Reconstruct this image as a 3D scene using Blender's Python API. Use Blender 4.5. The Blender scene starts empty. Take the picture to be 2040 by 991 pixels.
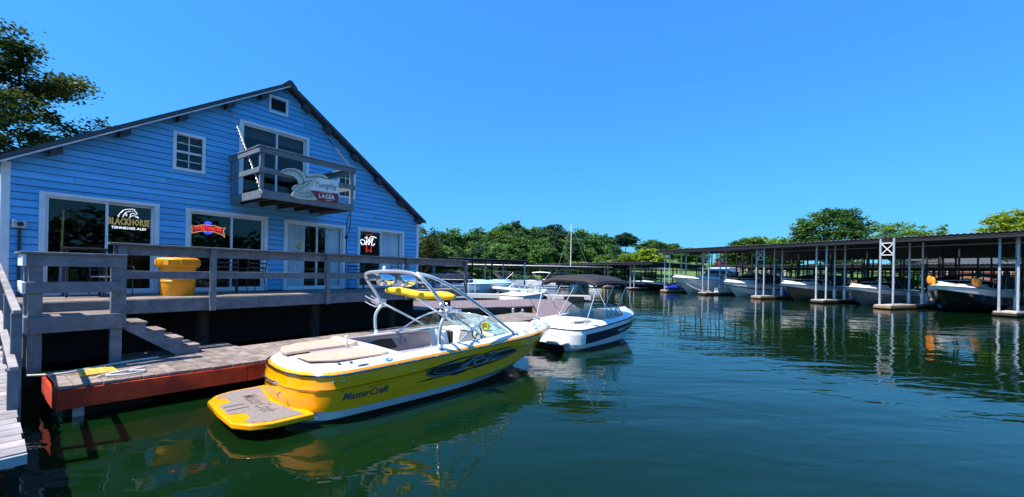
import bpy, math, random
from mathutils import Vector, Matrix, noise as mnoise
R = math.radians
random.seed(7)
sc = bpy.context.scene
COL = sc.collection

# ---------------------------------------------------------------- camera, sky, sun, exposure
CAM_H, F_PX, PX0, PY0, ROLL = 2.25, 800.0, 1020.0, 542.0, R(1.15)
cam_d = bpy.data.cameras.new('camera')
cam = bpy.data.objects.new('camera', cam_d)
COL.objects.link(cam)
cam_d.sensor_width = 36.0
cam_d.lens = 36.0 * F_PX / 2040.0
cam_d.shift_y = (PY0 - 495.5) / 2040.0
cam_d.clip_end = 3000.0
cam_d.clip_start = 0.05
cam.location = (0, 0, CAM_H)
cam.rotation_euler = (Matrix.Rotation(R(90), 4, 'X') @ Matrix.Rotation(ROLL, 4, 'Z')).to_euler()
sc.camera = cam

SUN = Vector((-0.433, -0.251, 0.866)).normalized()
w = bpy.data.worlds.new('World')
sc.world = w
w.use_nodes = True
nt = w.node_tree
nt.nodes.clear()
sky = nt.nodes.new('ShaderNodeTexSky')
sky.sky_type = 'NISHITA'
sky.sun_disc = False
sky.sun_elevation = math.asin(SUN.z)
sky.sun_rotation = math.atan2(SUN.x, SUN.y)
sky.altitude = 200
sky.air_density = 2.0
sky.dust_density = 0.0
sky.ozone_density = 4.0
hs = nt.nodes.new('ShaderNodeHueSaturation')
hs.inputs['Saturation'].default_value = 1.0
hs.inputs['Hue'].default_value = 0.5
hs.inputs['Value'].default_value = 1.0
bg = nt.nodes.new('ShaderNodeBackground')
bg.inputs[1].default_value = 0.105
wo = nt.nodes.new('ShaderNodeOutputWorld')
nt.links.new(sky.outputs[0], hs.inputs['Color'])
gam = nt.nodes.new('ShaderNodeGamma')
gam.inputs['Gamma'].default_value = 0.65
tint = nt.nodes.new('ShaderNodeVectorMath')      # the photograph's saturated blue, over the whole sky alike
tint.operation = 'MULTIPLY'
tint.inputs[1].default_value = (0.26, 0.99, 2.1)
nt.links.new(hs.outputs[0], gam.inputs[0])
nt.links.new(gam.outputs[0], tint.inputs[0])
nt.links.new(tint.outputs[0], bg.inputs[0])
nt.links.new(bg.outputs[0], wo.inputs[0])

sun_d = bpy.data.lights.new('sun', 'SUN')
sun_d.energy = 5.0
sun_d.angle = R(0.5)
sun_d.color = (1.0, 0.93, 0.82)
sun = bpy.data.objects.new('sun', sun_d)
COL.objects.link(sun)
sun.rotation_euler = SUN.to_track_quat('Z', 'Y').to_euler()

vs = sc.view_settings
vs.view_transform = 'Standard'
vs.look = 'None'
vs.exposure = 0.8
vs.gamma = 1.0
vs.use_curve_mapping = False
sc.cycles.max_bounces = 10
sc.cycles.transparent_max_bounces = 24
sc.cycles.use_denoising = True

# ---------------------------------------------------------------- materials
MATS = {}
def mat(name, col, rough=0.6, metal=0.0, var=0.12, nscale=6.0, bump=0.0, bscale=60.0, coat=0.0,
        rnd=0.0, stretch=(1, 1, 1), spec=0.5, col2=None, mixscale=2.0, emit=None, estr=0.0, mixlo=.45, mixhi=.6):
    """Principled material: base colour broken up by noise, per-object variation, fine bump."""
    if name in MATS:
        return MATS[name]
    m = bpy.data.materials.new(name)
    m.use_nodes = True
    n = m.node_tree.nodes
    l = m.node_tree.links
    b = n['Principled BSDF']
    b.inputs['Roughness'].default_value = rough
    b.inputs['Metallic'].default_value = metal
    b.inputs['Specular IOR Level'].default_value = spec
    b.inputs['Coat Weight'].default_value = coat
    b.inputs['Coat Roughness'].default_value = 0.04
    tc = n.new('ShaderNodeTexCoord')
    mp = n.new('ShaderNodeMapping')
    mp.inputs['Scale'].default_value = stretch
    l.new(tc.outputs['Object'], mp.inputs['Vector'])
    oi = n.new('ShaderNodeObjectInfo')
    add = n.new('ShaderNodeVectorMath')
    add.operation = 'ADD'
    sc_ = n.new('ShaderNodeVectorMath')
    sc_.operation = 'SCALE'
    comb = n.new('ShaderNodeCombineXYZ')
    for i in range(3):
        l.new(oi.outputs['Random'], comb.inputs[i])
    l.new(comb.outputs[0], sc_.inputs[0])
    sc_.inputs['Scale'].default_value = 37.0
    l.new(mp.outputs[0], add.inputs[0])
    l.new(sc_.outputs[0], add.inputs[1])
    nz = n.new('ShaderNodeTexNoise')
    nz.inputs['Scale'].default_value = nscale
    nz.inputs['Detail'].default_value = 6
    l.new(add.outputs[0], nz.inputs['Vector'])
    mr = n.new('ShaderNodeMapRange')
    mr.inputs['From Min'].default_value = 0.3
    mr.inputs['From Max'].default_value = 0.7
    mr.inputs['To Min'].default_value = 1 - var
    mr.inputs['To Max'].default_value = 1 + var
    l.new(nz.outputs['Fac'], mr.inputs['Value'])
    mr2 = n.new('ShaderNodeMapRange')
    mr2.inputs['To Min'].default_value = 1 - rnd
    mr2.inputs['To Max'].default_value = 1 + rnd
    l.new(oi.outputs['Random'], mr2.inputs['Value'])
    mul = n.new('ShaderNodeMath')
    mul.operation = 'MULTIPLY'
    l.new(mr.outputs[0], mul.inputs[0])
    l.new(mr2.outputs[0], mul.inputs[1])
    base = None
    if col2 is not None:
        nz2 = n.new('ShaderNodeTexNoise')
        nz2.inputs['Scale'].default_value = mixscale
        nz2.inputs['Detail'].default_value = 4
        l.new(add.outputs[0], nz2.inputs['Vector'])
        rmp = n.new('ShaderNodeMapRange')
        rmp.inputs['From Min'].default_value = mixlo
        rmp.inputs['From Max'].default_value = mixhi
        l.new(nz2.outputs['Fac'], rmp.inputs['Value'])
        mx = n.new('ShaderNodeMix')
        mx.data_type = 'RGBA'
        mx.inputs['A'].default_value = (*col, 1)
        mx.inputs['B'].default_value = (*col2, 1)
        l.new(rmp.outputs[0], mx.inputs['Factor'])
        base = mx.outputs['Result']
    vm = n.new('ShaderNodeVectorMath')
    vm.operation = 'SCALE'
    if base is not None:
        l.new(base, vm.inputs[0])
    else:
        vm.inputs[0].default_value = col
    l.new(mul.outputs[0], vm.inputs['Scale'])
    l.new(vm.outputs[0], b.inputs['Base Color'])
    if bump > 0:
        nb = n.new('ShaderNodeTexNoise')
        nb.inputs['Scale'].default_value = bscale
        nb.inputs['Detail'].default_value = 5
        l.new(add.outputs[0], nb.inputs['Vector'])
        bp = n.new('ShaderNodeBump')
        bp.inputs['Strength'].default_value = bump
        bp.inputs['Distance'].default_value = 0.01
        l.new(nb.outputs['Fac'], bp.inputs['Height'])
        l.new(bp.outputs[0], b.inputs['Normal'])
    if emit:
        b.inputs['Emission Color'].default_value = (*emit, 1)
        b.inputs['Emission Strength'].default_value = estr
    MATS[name] = m
    return m

def glass_mat(name, tint, refl=1.0, rough=0.0):
    """Thin window glass: see-through tinted sheet with a Fresnel mirror on it."""
    m = bpy.data.materials.new(name)
    m.use_nodes = True
    n = m.node_tree.nodes
    l = m.node_tree.links
    n.clear()
    o = n.new('ShaderNodeOutputMaterial')
    t = n.new('ShaderNodeBsdfTransparent')
    t.inputs[0].default_value = (*tint, 1)
    g = n.new('ShaderNodeBsdfGlossy')
    g.inputs['Roughness'].default_value = rough
    g.inputs[0].default_value = (refl, refl, refl, 1)
    lw = n.new('ShaderNodeLayerWeight')          # Schlick's rule, alike from both sides of the sheet
    lw.inputs['Blend'].default_value = 0.5
    pw = n.new('ShaderNodeMath'); pw.operation = 'POWER'; pw.inputs[1].default_value = 5.0
    l.new(lw.outputs['Facing'], pw.inputs[0])
    f = n.new('ShaderNodeMath'); f.operation = 'MULTIPLY_ADD'
    f.inputs[1].default_value = 0.9; f.inputs[2].default_value = 0.035
    l.new(pw.outputs[0], f.inputs[0])
    mx = n.new('ShaderNodeMixShader')
    l.new(f.outputs[0], mx.inputs[0])
    l.new(t.outputs[0], mx.inputs[1])
    l.new(g.outputs[0], mx.inputs[2])
    l.new(mx.outputs[0], o.inputs[0])
    MATS[name] = m
    return m

def leaf_mat(name, c1, c2, nscale=0.35, trans=0.35):
    m = bpy.data.materials.new(name)
    m.use_nodes = True
    n = m.node_tree.nodes
    l = m.node_tree.links
    n.clear()
    o = n.new('ShaderNodeOutputMaterial')
    tc = n.new('ShaderNodeTexCoord')
    nz = n.new('ShaderNodeTexNoise')
    nz.inputs['Scale'].default_value = nscale
    nz.inputs['Detail'].default_value = 5
    oi = n.new('ShaderNodeObjectInfo')
    ad = n.new('ShaderNodeVectorMath')
    ad.operation = 'ADD'
    l.new(tc.outputs['Object'], ad.inputs[0])
    cb = n.new('ShaderNodeCombineXYZ')
    l.new(oi.outputs['Random'], cb.inputs[0])
    sl = n.new('ShaderNodeVectorMath')
    sl.operation = 'SCALE'
    sl.inputs['Scale'].default_value = 50
    l.new(cb.outputs[0], sl.inputs[0])
    l.new(sl.outputs[0], ad.inputs[1])
    l.new(ad.outputs[0], nz.inputs['Vector'])
    mr = n.new('ShaderNodeMapRange')
    mr.inputs['From Min'].default_value = 0.35
    mr.inputs['From Max'].default_value = 0.65
    l.new(nz.outputs['Fac'], mr.inputs['Value'])
    mx = n.new('ShaderNodeMix')
    mx.data_type = 'RGBA'
    mx.inputs['A'].default_value = (*c1, 1)
    mx.inputs['B'].default_value = (*c2, 1)
    l.new(mr.outputs[0], mx.inputs['Factor'])
    hv = n.new('ShaderNodeHueSaturation')
    l.new(mx.outputs['Result'], hv.inputs['Color'])
    rr = n.new('ShaderNodeMapRange')
    rr.inputs['To Min'].default_value = 0.7
    rr.inputs['To Max'].default_value = 1.3
    l.new(oi.outputs['Random'], rr.inputs['Value'])
    l.new(rr.outputs[0], hv.inputs['Value'])
    d = n.new('ShaderNodeBsdfPrincipled')
    d.inputs['Roughness'].default_value = 0.55
    d.inputs['Specular IOR Level'].default_value = 0.3
    tr = n.new('ShaderNodeBsdfTranslucent')
    l.new(hv.outputs[0], d.inputs['Base Color'])
    l.new(hv.outputs[0], tr.inputs[0])
    ms = n.new('ShaderNodeMixShader')
    ms.inputs[0].default_value = trans
    l.new(d.outputs[0], ms.inputs[1])
    l.new(tr.outputs[0], ms.inputs[2])
    l.new(ms.outputs[0], o.inputs[0])
    MATS[name] = m
    return m

mat('siding', (0.125, 0.45, 0.80), 0.55, var=0.14, nscale=3, rnd=0.07, col2=(0.105, 0.385, 0.69), mixscale=.8, mixlo=.4, mixhi=.7, bump=0.15, bscale=40, stretch=(.3, 1, 3))
mat('sheathing', (0.02, 0.06, 0.16), 0.8)
mat('white_trim', (0.74, 0.76, 0.78), 0.5, var=0.08, rnd=0.04)
mat('old_trim_and_sunlit', (0.62, 0.64, 0.66), 0.6, var=0.2, nscale=9)  # old trim; also sunlight coloured into the landing's side boards
mat('grey_paint', (0.115, 0.14, 0.165), 0.6, var=0.22, nscale=9, rnd=0.10, bump=0.4, bscale=30, stretch=(1, 1, 1), col2=(0.155, 0.175, 0.195), mixscale=5)
mat('balcony_paint', (0.13, 0.165, 0.195), 0.6, var=0.15, nscale=8, rnd=0.06, bump=0.2)
mat('deck_board', (0.27, 0.215, 0.185), 0.75, var=0.25, nscale=5, rnd=0.16, bump=0.5, bscale=25, stretch=(1, 1, 1), col2=(0.17, 0.135, 0.12), mixscale=3)
mat('ramp_board', (0.34, 0.30, 0.29), 0.75, var=0.22, nscale=6, rnd=0.14, bump=0.5, bscale=25, col2=(0.24, 0.22, 0.22))
mat('red_paint', (0.62, 0.055, 0.008), 0.55, var=0.25, nscale=4, bump=0.3, col2=(0.40, 0.03, 0.008), mixscale=2.5)
mat('composite', (0.19, 0.14, 0.14), 0.75, var=0.1, nscale=4, rnd=0.05, bump=0.2)
mat('pole_and_sun_wood', (0.62, 0.36, 0.06), 0.7, var=0.2, rnd=0.1)  # pole wood; also the colour of the sun patch on the dock
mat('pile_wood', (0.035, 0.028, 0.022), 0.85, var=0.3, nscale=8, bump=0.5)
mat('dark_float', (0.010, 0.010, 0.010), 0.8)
mat('roof_dark', (0.055, 0.06, 0.07), 0.6, var=0.2)
mat('roof_metal', (0.055, 0.058, 0.065), 0.5, metal=0.0, var=0.2, nscale=2)
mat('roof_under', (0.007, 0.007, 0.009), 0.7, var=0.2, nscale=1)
mat('block_dark', (0.035, 0.035, 0.04), 0.6)
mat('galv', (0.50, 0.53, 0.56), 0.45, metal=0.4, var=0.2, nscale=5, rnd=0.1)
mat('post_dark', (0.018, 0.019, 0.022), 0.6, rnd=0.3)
mat('concrete', (0.42, 0.38, 0.33), 0.85, var=0.25, nscale=4, bump=0.4)
mat('rust', (0.30, 0.16, 0.07), 0.8, var=0.3)
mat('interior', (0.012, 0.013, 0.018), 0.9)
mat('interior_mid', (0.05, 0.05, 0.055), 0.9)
mat('curtain', (0.75, 0.86, 0.92), 0.9, var=0.06)
mat('plastic_yellow', (0.88, 0.36, 0.003), 0.42, var=0.1, nscale=5, col2=(0.78, 0.31, 0.006))
mat('black', (0.012, 0.012, 0.013), 0.45)
mat('black_gloss', (0.008, 0.008, 0.01), 0.12, coat=0.5)
mat('rubber', (0.02, 0.02, 0.022), 0.7)
mat('chain_steel', (0.62, 0.57, 0.46), 0.4, metal=0.6, var=0.2)
mat('purple_hose', (0.25, 0.02, 0.10), 0.5)
mat('gel_yellow', (1.0, 0.385, 0.0005), 0.14, var=0.03, nscale=2, coat=0.5, spec=0.4)
mat('gel_white', (0.80, 0.80, 0.79), 0.16, var=0.03, nscale=2, coat=0.5)
mat('gel_cream', (0.74, 0.70, 0.62), 0.25, var=0.05, nscale=2, coat=0.3)
mat('gel_blue', (0.33, 0.50, 0.68), 0.2, var=0.05, nscale=2, coat=0.3)
mat('gel_navy', (0.008, 0.010, 0.03), 0.3, var=0.05, spec=0.25)
mat('gel_black', (0.012, 0.012, 0.014), 0.15, coat=0.4)
mat('gel_grey', (0.20, 0.21, 0.22), 0.25, coat=0.3)
mat('gel_tan', (0.16, 0.115, 0.085), 0.2, coat=0.3)
mat('alu', (0.80, 0.81, 0.83), 0.28, metal=0.7, var=0.06)
mat('chrome', (0.85, 0.85, 0.86), 0.05, metal=1.0, var=0.02)
mat('steel', (0.6, 0.6, 0.62), 0.3, metal=0.8)
mat('vinyl_tan', (0.60, 0.395, 0.29), 0.55, var=0.07, nscale=8, bump=0.15, bscale=150)
mat('vinyl_tan_light', (0.66, 0.49, 0.35), 0.5, var=0.06, bump=0.1, bscale=150)
mat('vinyl_cream', (0.72, 0.66, 0.56), 0.5, var=0.06, nscale=8)
mat('vinyl_taupe', (0.33, 0.30, 0.315), 0.5, var=0.06, nscale=8)
mat('traction_pad', (0.22, 0.19, 0.175), 0.85, var=0.18, nscale=30, bump=0.5, bscale=200)
mat('pad_print', (0.10, 0.085, 0.08), 0.85)
mat('carpet', (0.16, 0.15, 0.15), 0.95, var=0.2, nscale=40)
mat('canvas_black', (0.020, 0.017, 0.019), 0.75, var=0.25, nscale=3, bump=0.5, bscale=18)
mat('canvas_yellow', (0.85, 0.52, 0.01), 0.6, var=0.1, nscale=5, bump=0.5, bscale=20)
mat('badge_blue', (0.05, 0.22, 0.65), 0.3)
mat('decal_silver', (0.42, 0.44, 0.48), 0.3, metal=0.5)
mat('decal_black', (0.010, 0.010, 0.012), 0.4)
mat('decal_slate', (0.07, 0.085, 0.12), 0.25)
mat('decal_orange', (0.55, 0.20, 0.003), 0.3)
mat('plastic_blue', (0.01, 0.05, 0.42), 0.4, var=0.1)
mat('orange_vest', (0.85, 0.25, 0.01), 0.7, var=0.15)
mat('bark', (0.085, 0.065, 0.05), 0.9, var=0.3, nscale=5, bump=0.8, bscale=12)
mat('bark_light', (0.16, 0.14, 0.12), 0.9, var=0.3, nscale=5, bump=0.6, bscale=12)
mat('flag_red', (0.5, 0.03, 0.03), 0.7)
mat('brick_house', (0.34, 0.12, 0.085), 0.85, var=0.2, nscale=10)
mat('house_cream', (0.62, 0.58, 0.5), 0.8)
mat('rope_white', (0.55, 0.54, 0.5), 0.8, var=0.2)
mat('sign_green', (0.50, 0.57, 0.50), 0.5, var=0.05)
mat('sign_ink', (0.13, 0.16, 0.12), 0.6)
mat('sign_white', (0.70, 0.76, 0.74), 0.45, var=0.04)
mat('sign_red', (0.22, 0.008, 0.025), 0.4)
mat('letter_white', (0.78, 0.78, 0.76), 0.5)
mat('letter_brown', (0.10, 0.045, 0.04), 0.5)
for nm, c, s in [('neon_white', (0.8, 0.88, 1.0), 1.1), ('neon_gold', (0.75, 0.6, 0.2), 0.32), ('neon_red', (1.0, 0.05, 0.03), 0.9),
                 ('neon_blue', (0.03, 0.05, 1.0), 1.6), ('neon_yellow', (1.0, 0.5, 0.12), 0.7), ('neon_green', (0.15, 0.3, 0.14), 0.15)]:
    mat(nm, tuple(0.3 * x for x in c), 0.4, emit=c, estr=s)
mat('neon_red_dim', (0.35, 0.01, 0.015), 0.5, emit=(0.8, 0.01, 0.02), estr=0.12)
glass_mat('glass', (0.92, 0.95, 0.96), 0.6)
glass_mat('glass_dark', (0.10, 0.12, 0.15), 1.0)
glass_mat('windscreen', (0.80, 0.90, 0.90), 0.9)
leaf_mat('leaf_dark', (0.045, 0.13, 0.032), (0.115, 0.235, 0.05))
leaf_mat('leaf_mid', (0.070, 0.16, 0.028), (0.15, 0.27, 0.04))
leaf_mat('leaf_bright', (0.13, 0.22, 0.02), (0.24, 0.32, 0.03))
leaf_mat('leaf_deep', (0.025, 0.075, 0.036), (0.055, 0.125, 0.045))
leaf_mat('leaf_near', (0.035, 0.065, 0.014), (0.09, 0.12, 0.022), nscale=0.8)
leaf_mat('leaf_pink', (0.30, 0.03, 0.10), (0.4, 0.06, 0.16))

# ---------------------------------------------------------------- mesh helpers
def rotz(a):
    return Matrix.Rotation(a, 4, 'Z')
FR = Matrix.Identity(4)          # current working frame
BASE = {}

def set_frame(loc=(0, 0, 0), deg=0.0):
    global FR
    FR = Matrix.Translation(loc) @ rotz(R(deg))

class MB:
    def __init__(s):
        s.v = []
        s.f = []
    def add(s, vs_, fs_):
        k = len(s.v)
        s.v += [tuple(p) for p in vs_]
        s.f += [tuple(i + k for i in q) for q in fs_]
        return s
    def box(s, x0, x1, y0, y1, z0, z1):
        return s.add([(x0, y0, z0), (x1, y0, z0), (x1, y1, z0), (x0, y1, z0), (x0, y0, z1), (x1, y0, z1), (x1, y1, z1), (x0, y1, z1)],
                     [(0, 3, 2, 1), (4, 5, 6, 7), (0, 1, 5, 4), (1, 2, 6, 5), (2, 3, 7, 6), (3, 0, 4, 7)])
    def hexa(s, p):
        return s.add(p, [(0, 3, 2, 1), (4, 5, 6, 7), (0, 1, 5, 4), (1, 2, 6, 5), (2, 3, 7, 6), (3, 0, 4, 7)])
    def beam(s, p, q, wd, ht, up=(0, 0, 1)):
        p, q, up = Vector(p), Vector(q), Vector(up)
        d = (q - p).normalized()
        sd = d.cross(up)
        if sd.length < 1e-4:
            sd = d.cross(Vector((1, 0, 0)))
        sd.normalize()
        u = sd.cross(d)
        a, b = sd * wd / 2, u * ht / 2
        return s.hexa([p - a - b, p + a - b, q + a - b, q - a - b, p - a + b, p + a + b, q + a + b, q - a + b])
    def tube(s, path, r, n=8, cap=True, closed=False):
        P = [Vector(p) for p in path]
        m = len(P)
        rings = []
        prev = None
        for i in range(m):
            a = P[i - 1] if (i > 0 or closed) else P[i]
            b = P[(i + 1) % m] if (i < m - 1 or closed) else P[i]
            d = (b - a)
            if d.length < 1e-9:
                d = Vector((0, 0, 1))
            d.normalize()
            if prev is None:
                sd = d.cross(Vector((0, 0, 1)))
                if sd.length < 1e-3:
                    sd = d.cross(Vector((1, 0, 0)))
            else:
                sd = prev - d * prev.dot(d)
            sd.normalize()
            prev = sd
            u = sd.cross(d)
            rr = r[i] if isinstance(r, (list, tuple)) else r
            rings.append([P[i] + (sd * math.cos(2 * math.pi * k / n) + u * math.sin(2 * math.pi * k / n)) * rr for k in range(n)])
        s.loft(rings, ring_closed=True, closed=closed, cap=cap and not closed)
        return s
    def loft(s, rings, ring_closed=False, closed=False, cap=False):
        n = len(rings[0])
        k = len(s.v)
        for r_ in rings:
            s.v += [tuple(p) for p in r_]
        m = len(rings)
        for i in range(m if closed else m - 1):
            i2 = (i + 1) % m
            for j in range(n if ring_closed else n - 1):
                j2 = (j + 1) % n
                s.f.append((k + i * n + j, k + i * n + j2, k + i2 * n + j2, k + i2 * n + j))
        if cap:
            s.f.append(tuple(k + j for j in range(n))[::-1])
            s.f.append(tuple(k + (m - 1) * n + j for j in range(n)))
        return s
    def lathe(s, prof, c=(0, 0, 0), n=20, axis='Z', cap=True):
        rings = []
        for r_, h in prof:
            ring = []
            for k in range(n):
                a = 2 * math.pi * k / n
                if axis == 'Z':
                    ring.append((c[0] + r_ * math.cos(a), c[1] + r_ * math.sin(a), c[2] + h))
                elif axis == 'Y':
                    ring.append((c[0] + r_ * math.cos(a), c[1] + h, c[2] + r_ * math.sin(a)))
                else:
                    ring.append((c[0] + h, c[1] + r_ * math.cos(a), c[2] + r_ * math.sin(a)))
            rings.append(ring)
        return s.loft(rings, ring_closed=True, cap=cap)
    def ell(s, c, rx, ry, rz, n=12, m=8):
        rings = []
        for i in range(m + 1):
            t = math.pi * (i + 0.02) / (m + 0.04)
            rings.append([(c[0] + rx * math.sin(t) * math.cos(2 * math.pi * k / n), c[1] + ry * math.sin(t) * math.sin(2 * math.pi * k / n), c[2] - rz * math.cos(t)) for k in range(n)])
        return s.loft(rings, ring_closed=True, cap=True)
    def prism(s, poly, fn0, fn1):
        """poly of 2D points; fn0 / fn1 map a 2D point to the two 3D faces."""
        n = len(poly)
        k = len(s.v)
        s.v += [tuple(fn0(*p)) for p in poly] + [tuple(fn1(*p)) for p in poly]
        s.f.append(tuple(k + i for i in range(n))[::-1])
        s.f.append(tuple(k + n + i for i in range(n)))
        for i in range(n):
            j = (i + 1) % n
            s.f.append((k + i, k + j, k + n + j, k + n + i))
        return s
    def mesh(s, name, off=(0, 0, 0), smooth=False):
        me = bpy.data.meshes.new(name)
        me.from_pydata([(p[0] - off[0], p[1] - off[1], p[2] - off[2]) for p in s.v], [], s.f)
        me.validate()
        me.update()
        if smooth:
            me.polygons.foreach_set('use_smooth', [True] * len(me.polygons))
        return me
    def build(s, name, m, parent=None, smooth=False, bevel=0.0, base=None, autosmooth=None, solid=0.0):
        off = BASE[parent.name] if parent else (base or (0, 0, 0))
        me = s.mesh(name, off, smooth)
        me.materials.append(MATS[m] if isinstance(m, str) else m)
        o = bpy.data.objects.new(name, me)
        COL.objects.link(o)
        if parent:
            o.parent = parent
        else:
            o.matrix_world = FR @ Matrix.Translation(off)
        BASE[o.name] = off
        if solid:
            md = o.modifiers.new('thickness', 'SOLIDIFY')
            md.thickness = solid
            md.offset = -1
        if bevel:
            md = o.modifiers.new('bevel', 'BEVEL')
            md.width = bevel
            md.segments = 1
            md.limit_method = 'ANGLE'
        if autosmooth is not None:
            me.polygons.foreach_set('use_smooth', [True] * len(me.polygons))
            me.set_sharp_from_angle(angle=R(autosmooth))
        return o

def tag(o, label, cat=None, group=None, kind=None):
    if label:
        o['label'] = label
    if cat:
        o['category'] = cat
    if group:
        o['group'] = group
    if kind:
        o['kind'] = kind
    return o

def thing(name, label, cat, base=(0, 0, 0), group=None, rz=0.0):
    o = bpy.data.objects.new(name, None)
    o.empty_display_size = 0.2
    COL.objects.link(o)
    o.matrix_world = FR @ Matrix.Translation(base) @ rotz(rz)
    BASE[o.name] = tuple(base)
    return tag(o, label, cat, group)

def copy_part(o, parent, dx=(0, 0, 0)):
    c = o.copy()
    COL.objects.link(c)
    c.parent = parent
    c.location = Vector(o.location) + Vector(dx)
    BASE[c.name] = BASE[o.name]
    return c

def copy_tree(o, parent=None):
    c = o.copy()
    COL.objects.link(c)
    BASE[c.name] = BASE[o.name]
    c.parent = parent
    for ch in o.children:
        copy_tree(ch, c)
    return c

def table(pts):
    xs = [p[0] for p in pts]
    ys = [p[1] for p in pts]
    def f(x):
        if x <= xs[0]:
            return ys[0]
        if x >= xs[-1]:
            return ys[-1]
        for i in range(len(xs) - 1):
            if x <= xs[i + 1]:
                t = (x - xs[i]) / (xs[i + 1] - xs[i])
                m0 = (ys[i + 1] - ys[max(i - 1, 0)]) / (xs[i + 1] - xs[max(i - 1, 0)])
                m1 = (ys[min(i + 2, len(ys) - 1)] - ys[i]) / (xs[min(i + 2, len(xs) - 1)] - xs[i])
                h = xs[i + 1] - xs[i]
                return ((2 * t ** 3 - 3 * t * t + 1) * ys[i] + (t ** 3 - 2 * t * t + t) * m0 * h + (-2 * t ** 3 + 3 * t * t) * ys[i + 1] + (t ** 3 - t * t) * m1 * h)
    return f

def smooth_path(pts, per=5):
    P = [Vector(p) for p in pts]
    out = []
    for i in range(len(P) - 1):
        a, b, c, d = P[max(i - 1, 0)], P[i], P[i + 1], P[min(i + 2, len(P) - 1)]
        for k in range(per):
            t = k / per
            out.append(0.5 * ((2 * b) + (c - a) * t + (2 * a - 5 * b + 4 * c - d) * t * t + (3 * b - a - 3 * c + d) * t ** 3))
    out.append(P[-1])
    return out

def text_mesh(txt, size=1.0, shear=0.0, spacing=1.0, resolution=3, bold=0.0):
    """Outline-filled lettering as (verts2d, faces), baseline at y=0, starting at x=0."""
    cu = bpy.data.curves.new('lettering', 'FONT')
    cu.body = txt
    cu.size = size
    cu.shear = shear
    cu.space_character = spacing
    cu.resolution_u = resolution
    cu.offset = bold
    o = bpy.data.objects.new('lettering', cu)
    COL.objects.link(o)
    dg = bpy.context.evaluated_depsgraph_get()
    me = o.evaluated_get(dg).to_mesh()
    vs_ = [(v.co.x, v.co.y) for v in me.vertices]
    fs_ = [tuple(p.vertices) for p in me.polygons]
    o.evaluated_get(dg).to_mesh_clear()
    bpy.data.objects.remove(o)
    bpy.data.curves.remove(cu)
    return vs_, fs_

def text_on(mb, txt, width, height, fn, **kw):
    """Lettering scaled to width x height, mapped to 3D by fn(u, v)."""
    vs_, fs_ = text_mesh(txt, **kw)
    x0 = min(p[0] for p in vs_); x1 = max(p[0] for p in vs_)
    y0 = min(p[1] for p in vs_); y1 = max(p[1] for p in vs_)
    mb.add([fn((p[0] - x0) / (x1 - x0) * width, (p[1] - y0) / (y1 - y0) * height) for p in vs_], fs_)
    return mb

def at(px, py, d):
    """Survey helper: the point seen at photo position (px, py), d metres in front of the camera plane."""
    a, b = (px - PX0) / F_PX, -(py - PY0) / F_PX
    c, s_ = math.cos(ROLL), math.sin(ROLL)
    return Vector((d * (a * c - b * s_), d, CAM_H + d * (a * s_ + b * c)))
# ================================================================ SETTING: water, shore
def water_mat():
    m = bpy.data.materials.new('water')
    m.use_nodes = True
    n = m.node_tree.nodes
    l = m.node_tree.links
    b = n['Principled BSDF']
    b.inputs['Base Color'].default_value = (0.0025, 0.0145, 0.0032, 1)
    b.inputs['Roughness'].default_value = 0.015
    b.inputs['IOR'].default_value = 1.31
    b.inputs['Specular IOR Level'].default_value = 0.5
    tc = n.new('ShaderNodeTexCoord')
    def layer(scale, stretch, rot, detail, dist):
        mp = n.new('ShaderNodeMapping')
        mp.inputs['Rotation'].default_value = (0, 0, R(rot))
        mp.inputs['Scale'].default_value = stretch
        l.new(tc.outputs['Object'], mp.inputs['Vector'])
        nz = n.new('ShaderNodeTexNoise')
        nz.inputs['Scale'].default_value = scale
        nz.inputs['Detail'].default_value = detail
        nz.inputs['Roughness'].default_value = 0.45
        nz.inputs['Distortion'].default_value = 0.6
        l.new(mp.outputs[0], nz.inputs['Vector'])
        mu = n.new('ShaderNodeMath')
        mu.operation = 'MULTIPLY'
        mu.inputs[1].default_value = dist
        l.new(nz.outputs['Fac'], mu.inputs[0])
        return mu.outputs[0]
    a = layer(0.42, (0.45, 1.3, 1), 22, 2, 0.050)
    c = layer(1.5, (0.5, 1.3, 1), -12, 2, 0.019)
    d = layer(5.5, (0.6, 1.2, 1), 10, 3, 0.0030)
    s1 = n.new('ShaderNodeMath'); s1.operation = 'ADD'
    s2 = n.new('ShaderNodeMath'); s2.operation = 'ADD'
    l.new(a, s1.inputs[0]); l.new(c, s1.inputs[1])
    l.new(s1.outputs[0], s2.inputs[0]); l.new(d, s2.inputs[1])
    # wind patches: ripples come and go over tens of metres
    mp = n.new('ShaderNodeMapping'); mp.inputs['Scale'].default_value = (0.05, 0.12, 1)
    l.new(tc.outputs['Object'], mp.inputs['Vector'])
    pz = n.new('ShaderNodeTexNoise'); pz.inputs['Scale'].default_value = 1.0; pz.inputs['Detail'].default_value = 2
    l.new(mp.outputs[0], pz.inputs['Vector'])
    pr = n.new('ShaderNodeMapRange')
    pr.inputs['From Min'].default_value = 0.35; pr.inputs['From Max'].default_value = 0.65
    pr.inputs['To Min'].default_value = 0.35; pr.inputs['To Max'].default_value = 1.1
    l.new(pz.outputs['Fac'], pr.inputs['Value'])
    s3 = n.new('ShaderNodeMath'); s3.operation = 'MULTIPLY'
    l.new(s2.outputs[0], s3.inputs[0]); l.new(pr.outputs[0], s3.inputs[1])
    bp = n.new('ShaderNodeBump')
    bp.inputs['Strength'].default_value = 1.0
    bp.inputs['Distance'].default_value = 1.0
    l.new(s3.outputs[0], bp.inputs['Height'])
    l.new(bp.outputs[0], b.inputs['Normal'])
    MATS['water'] = m
water_mat()
set_frame()
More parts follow.
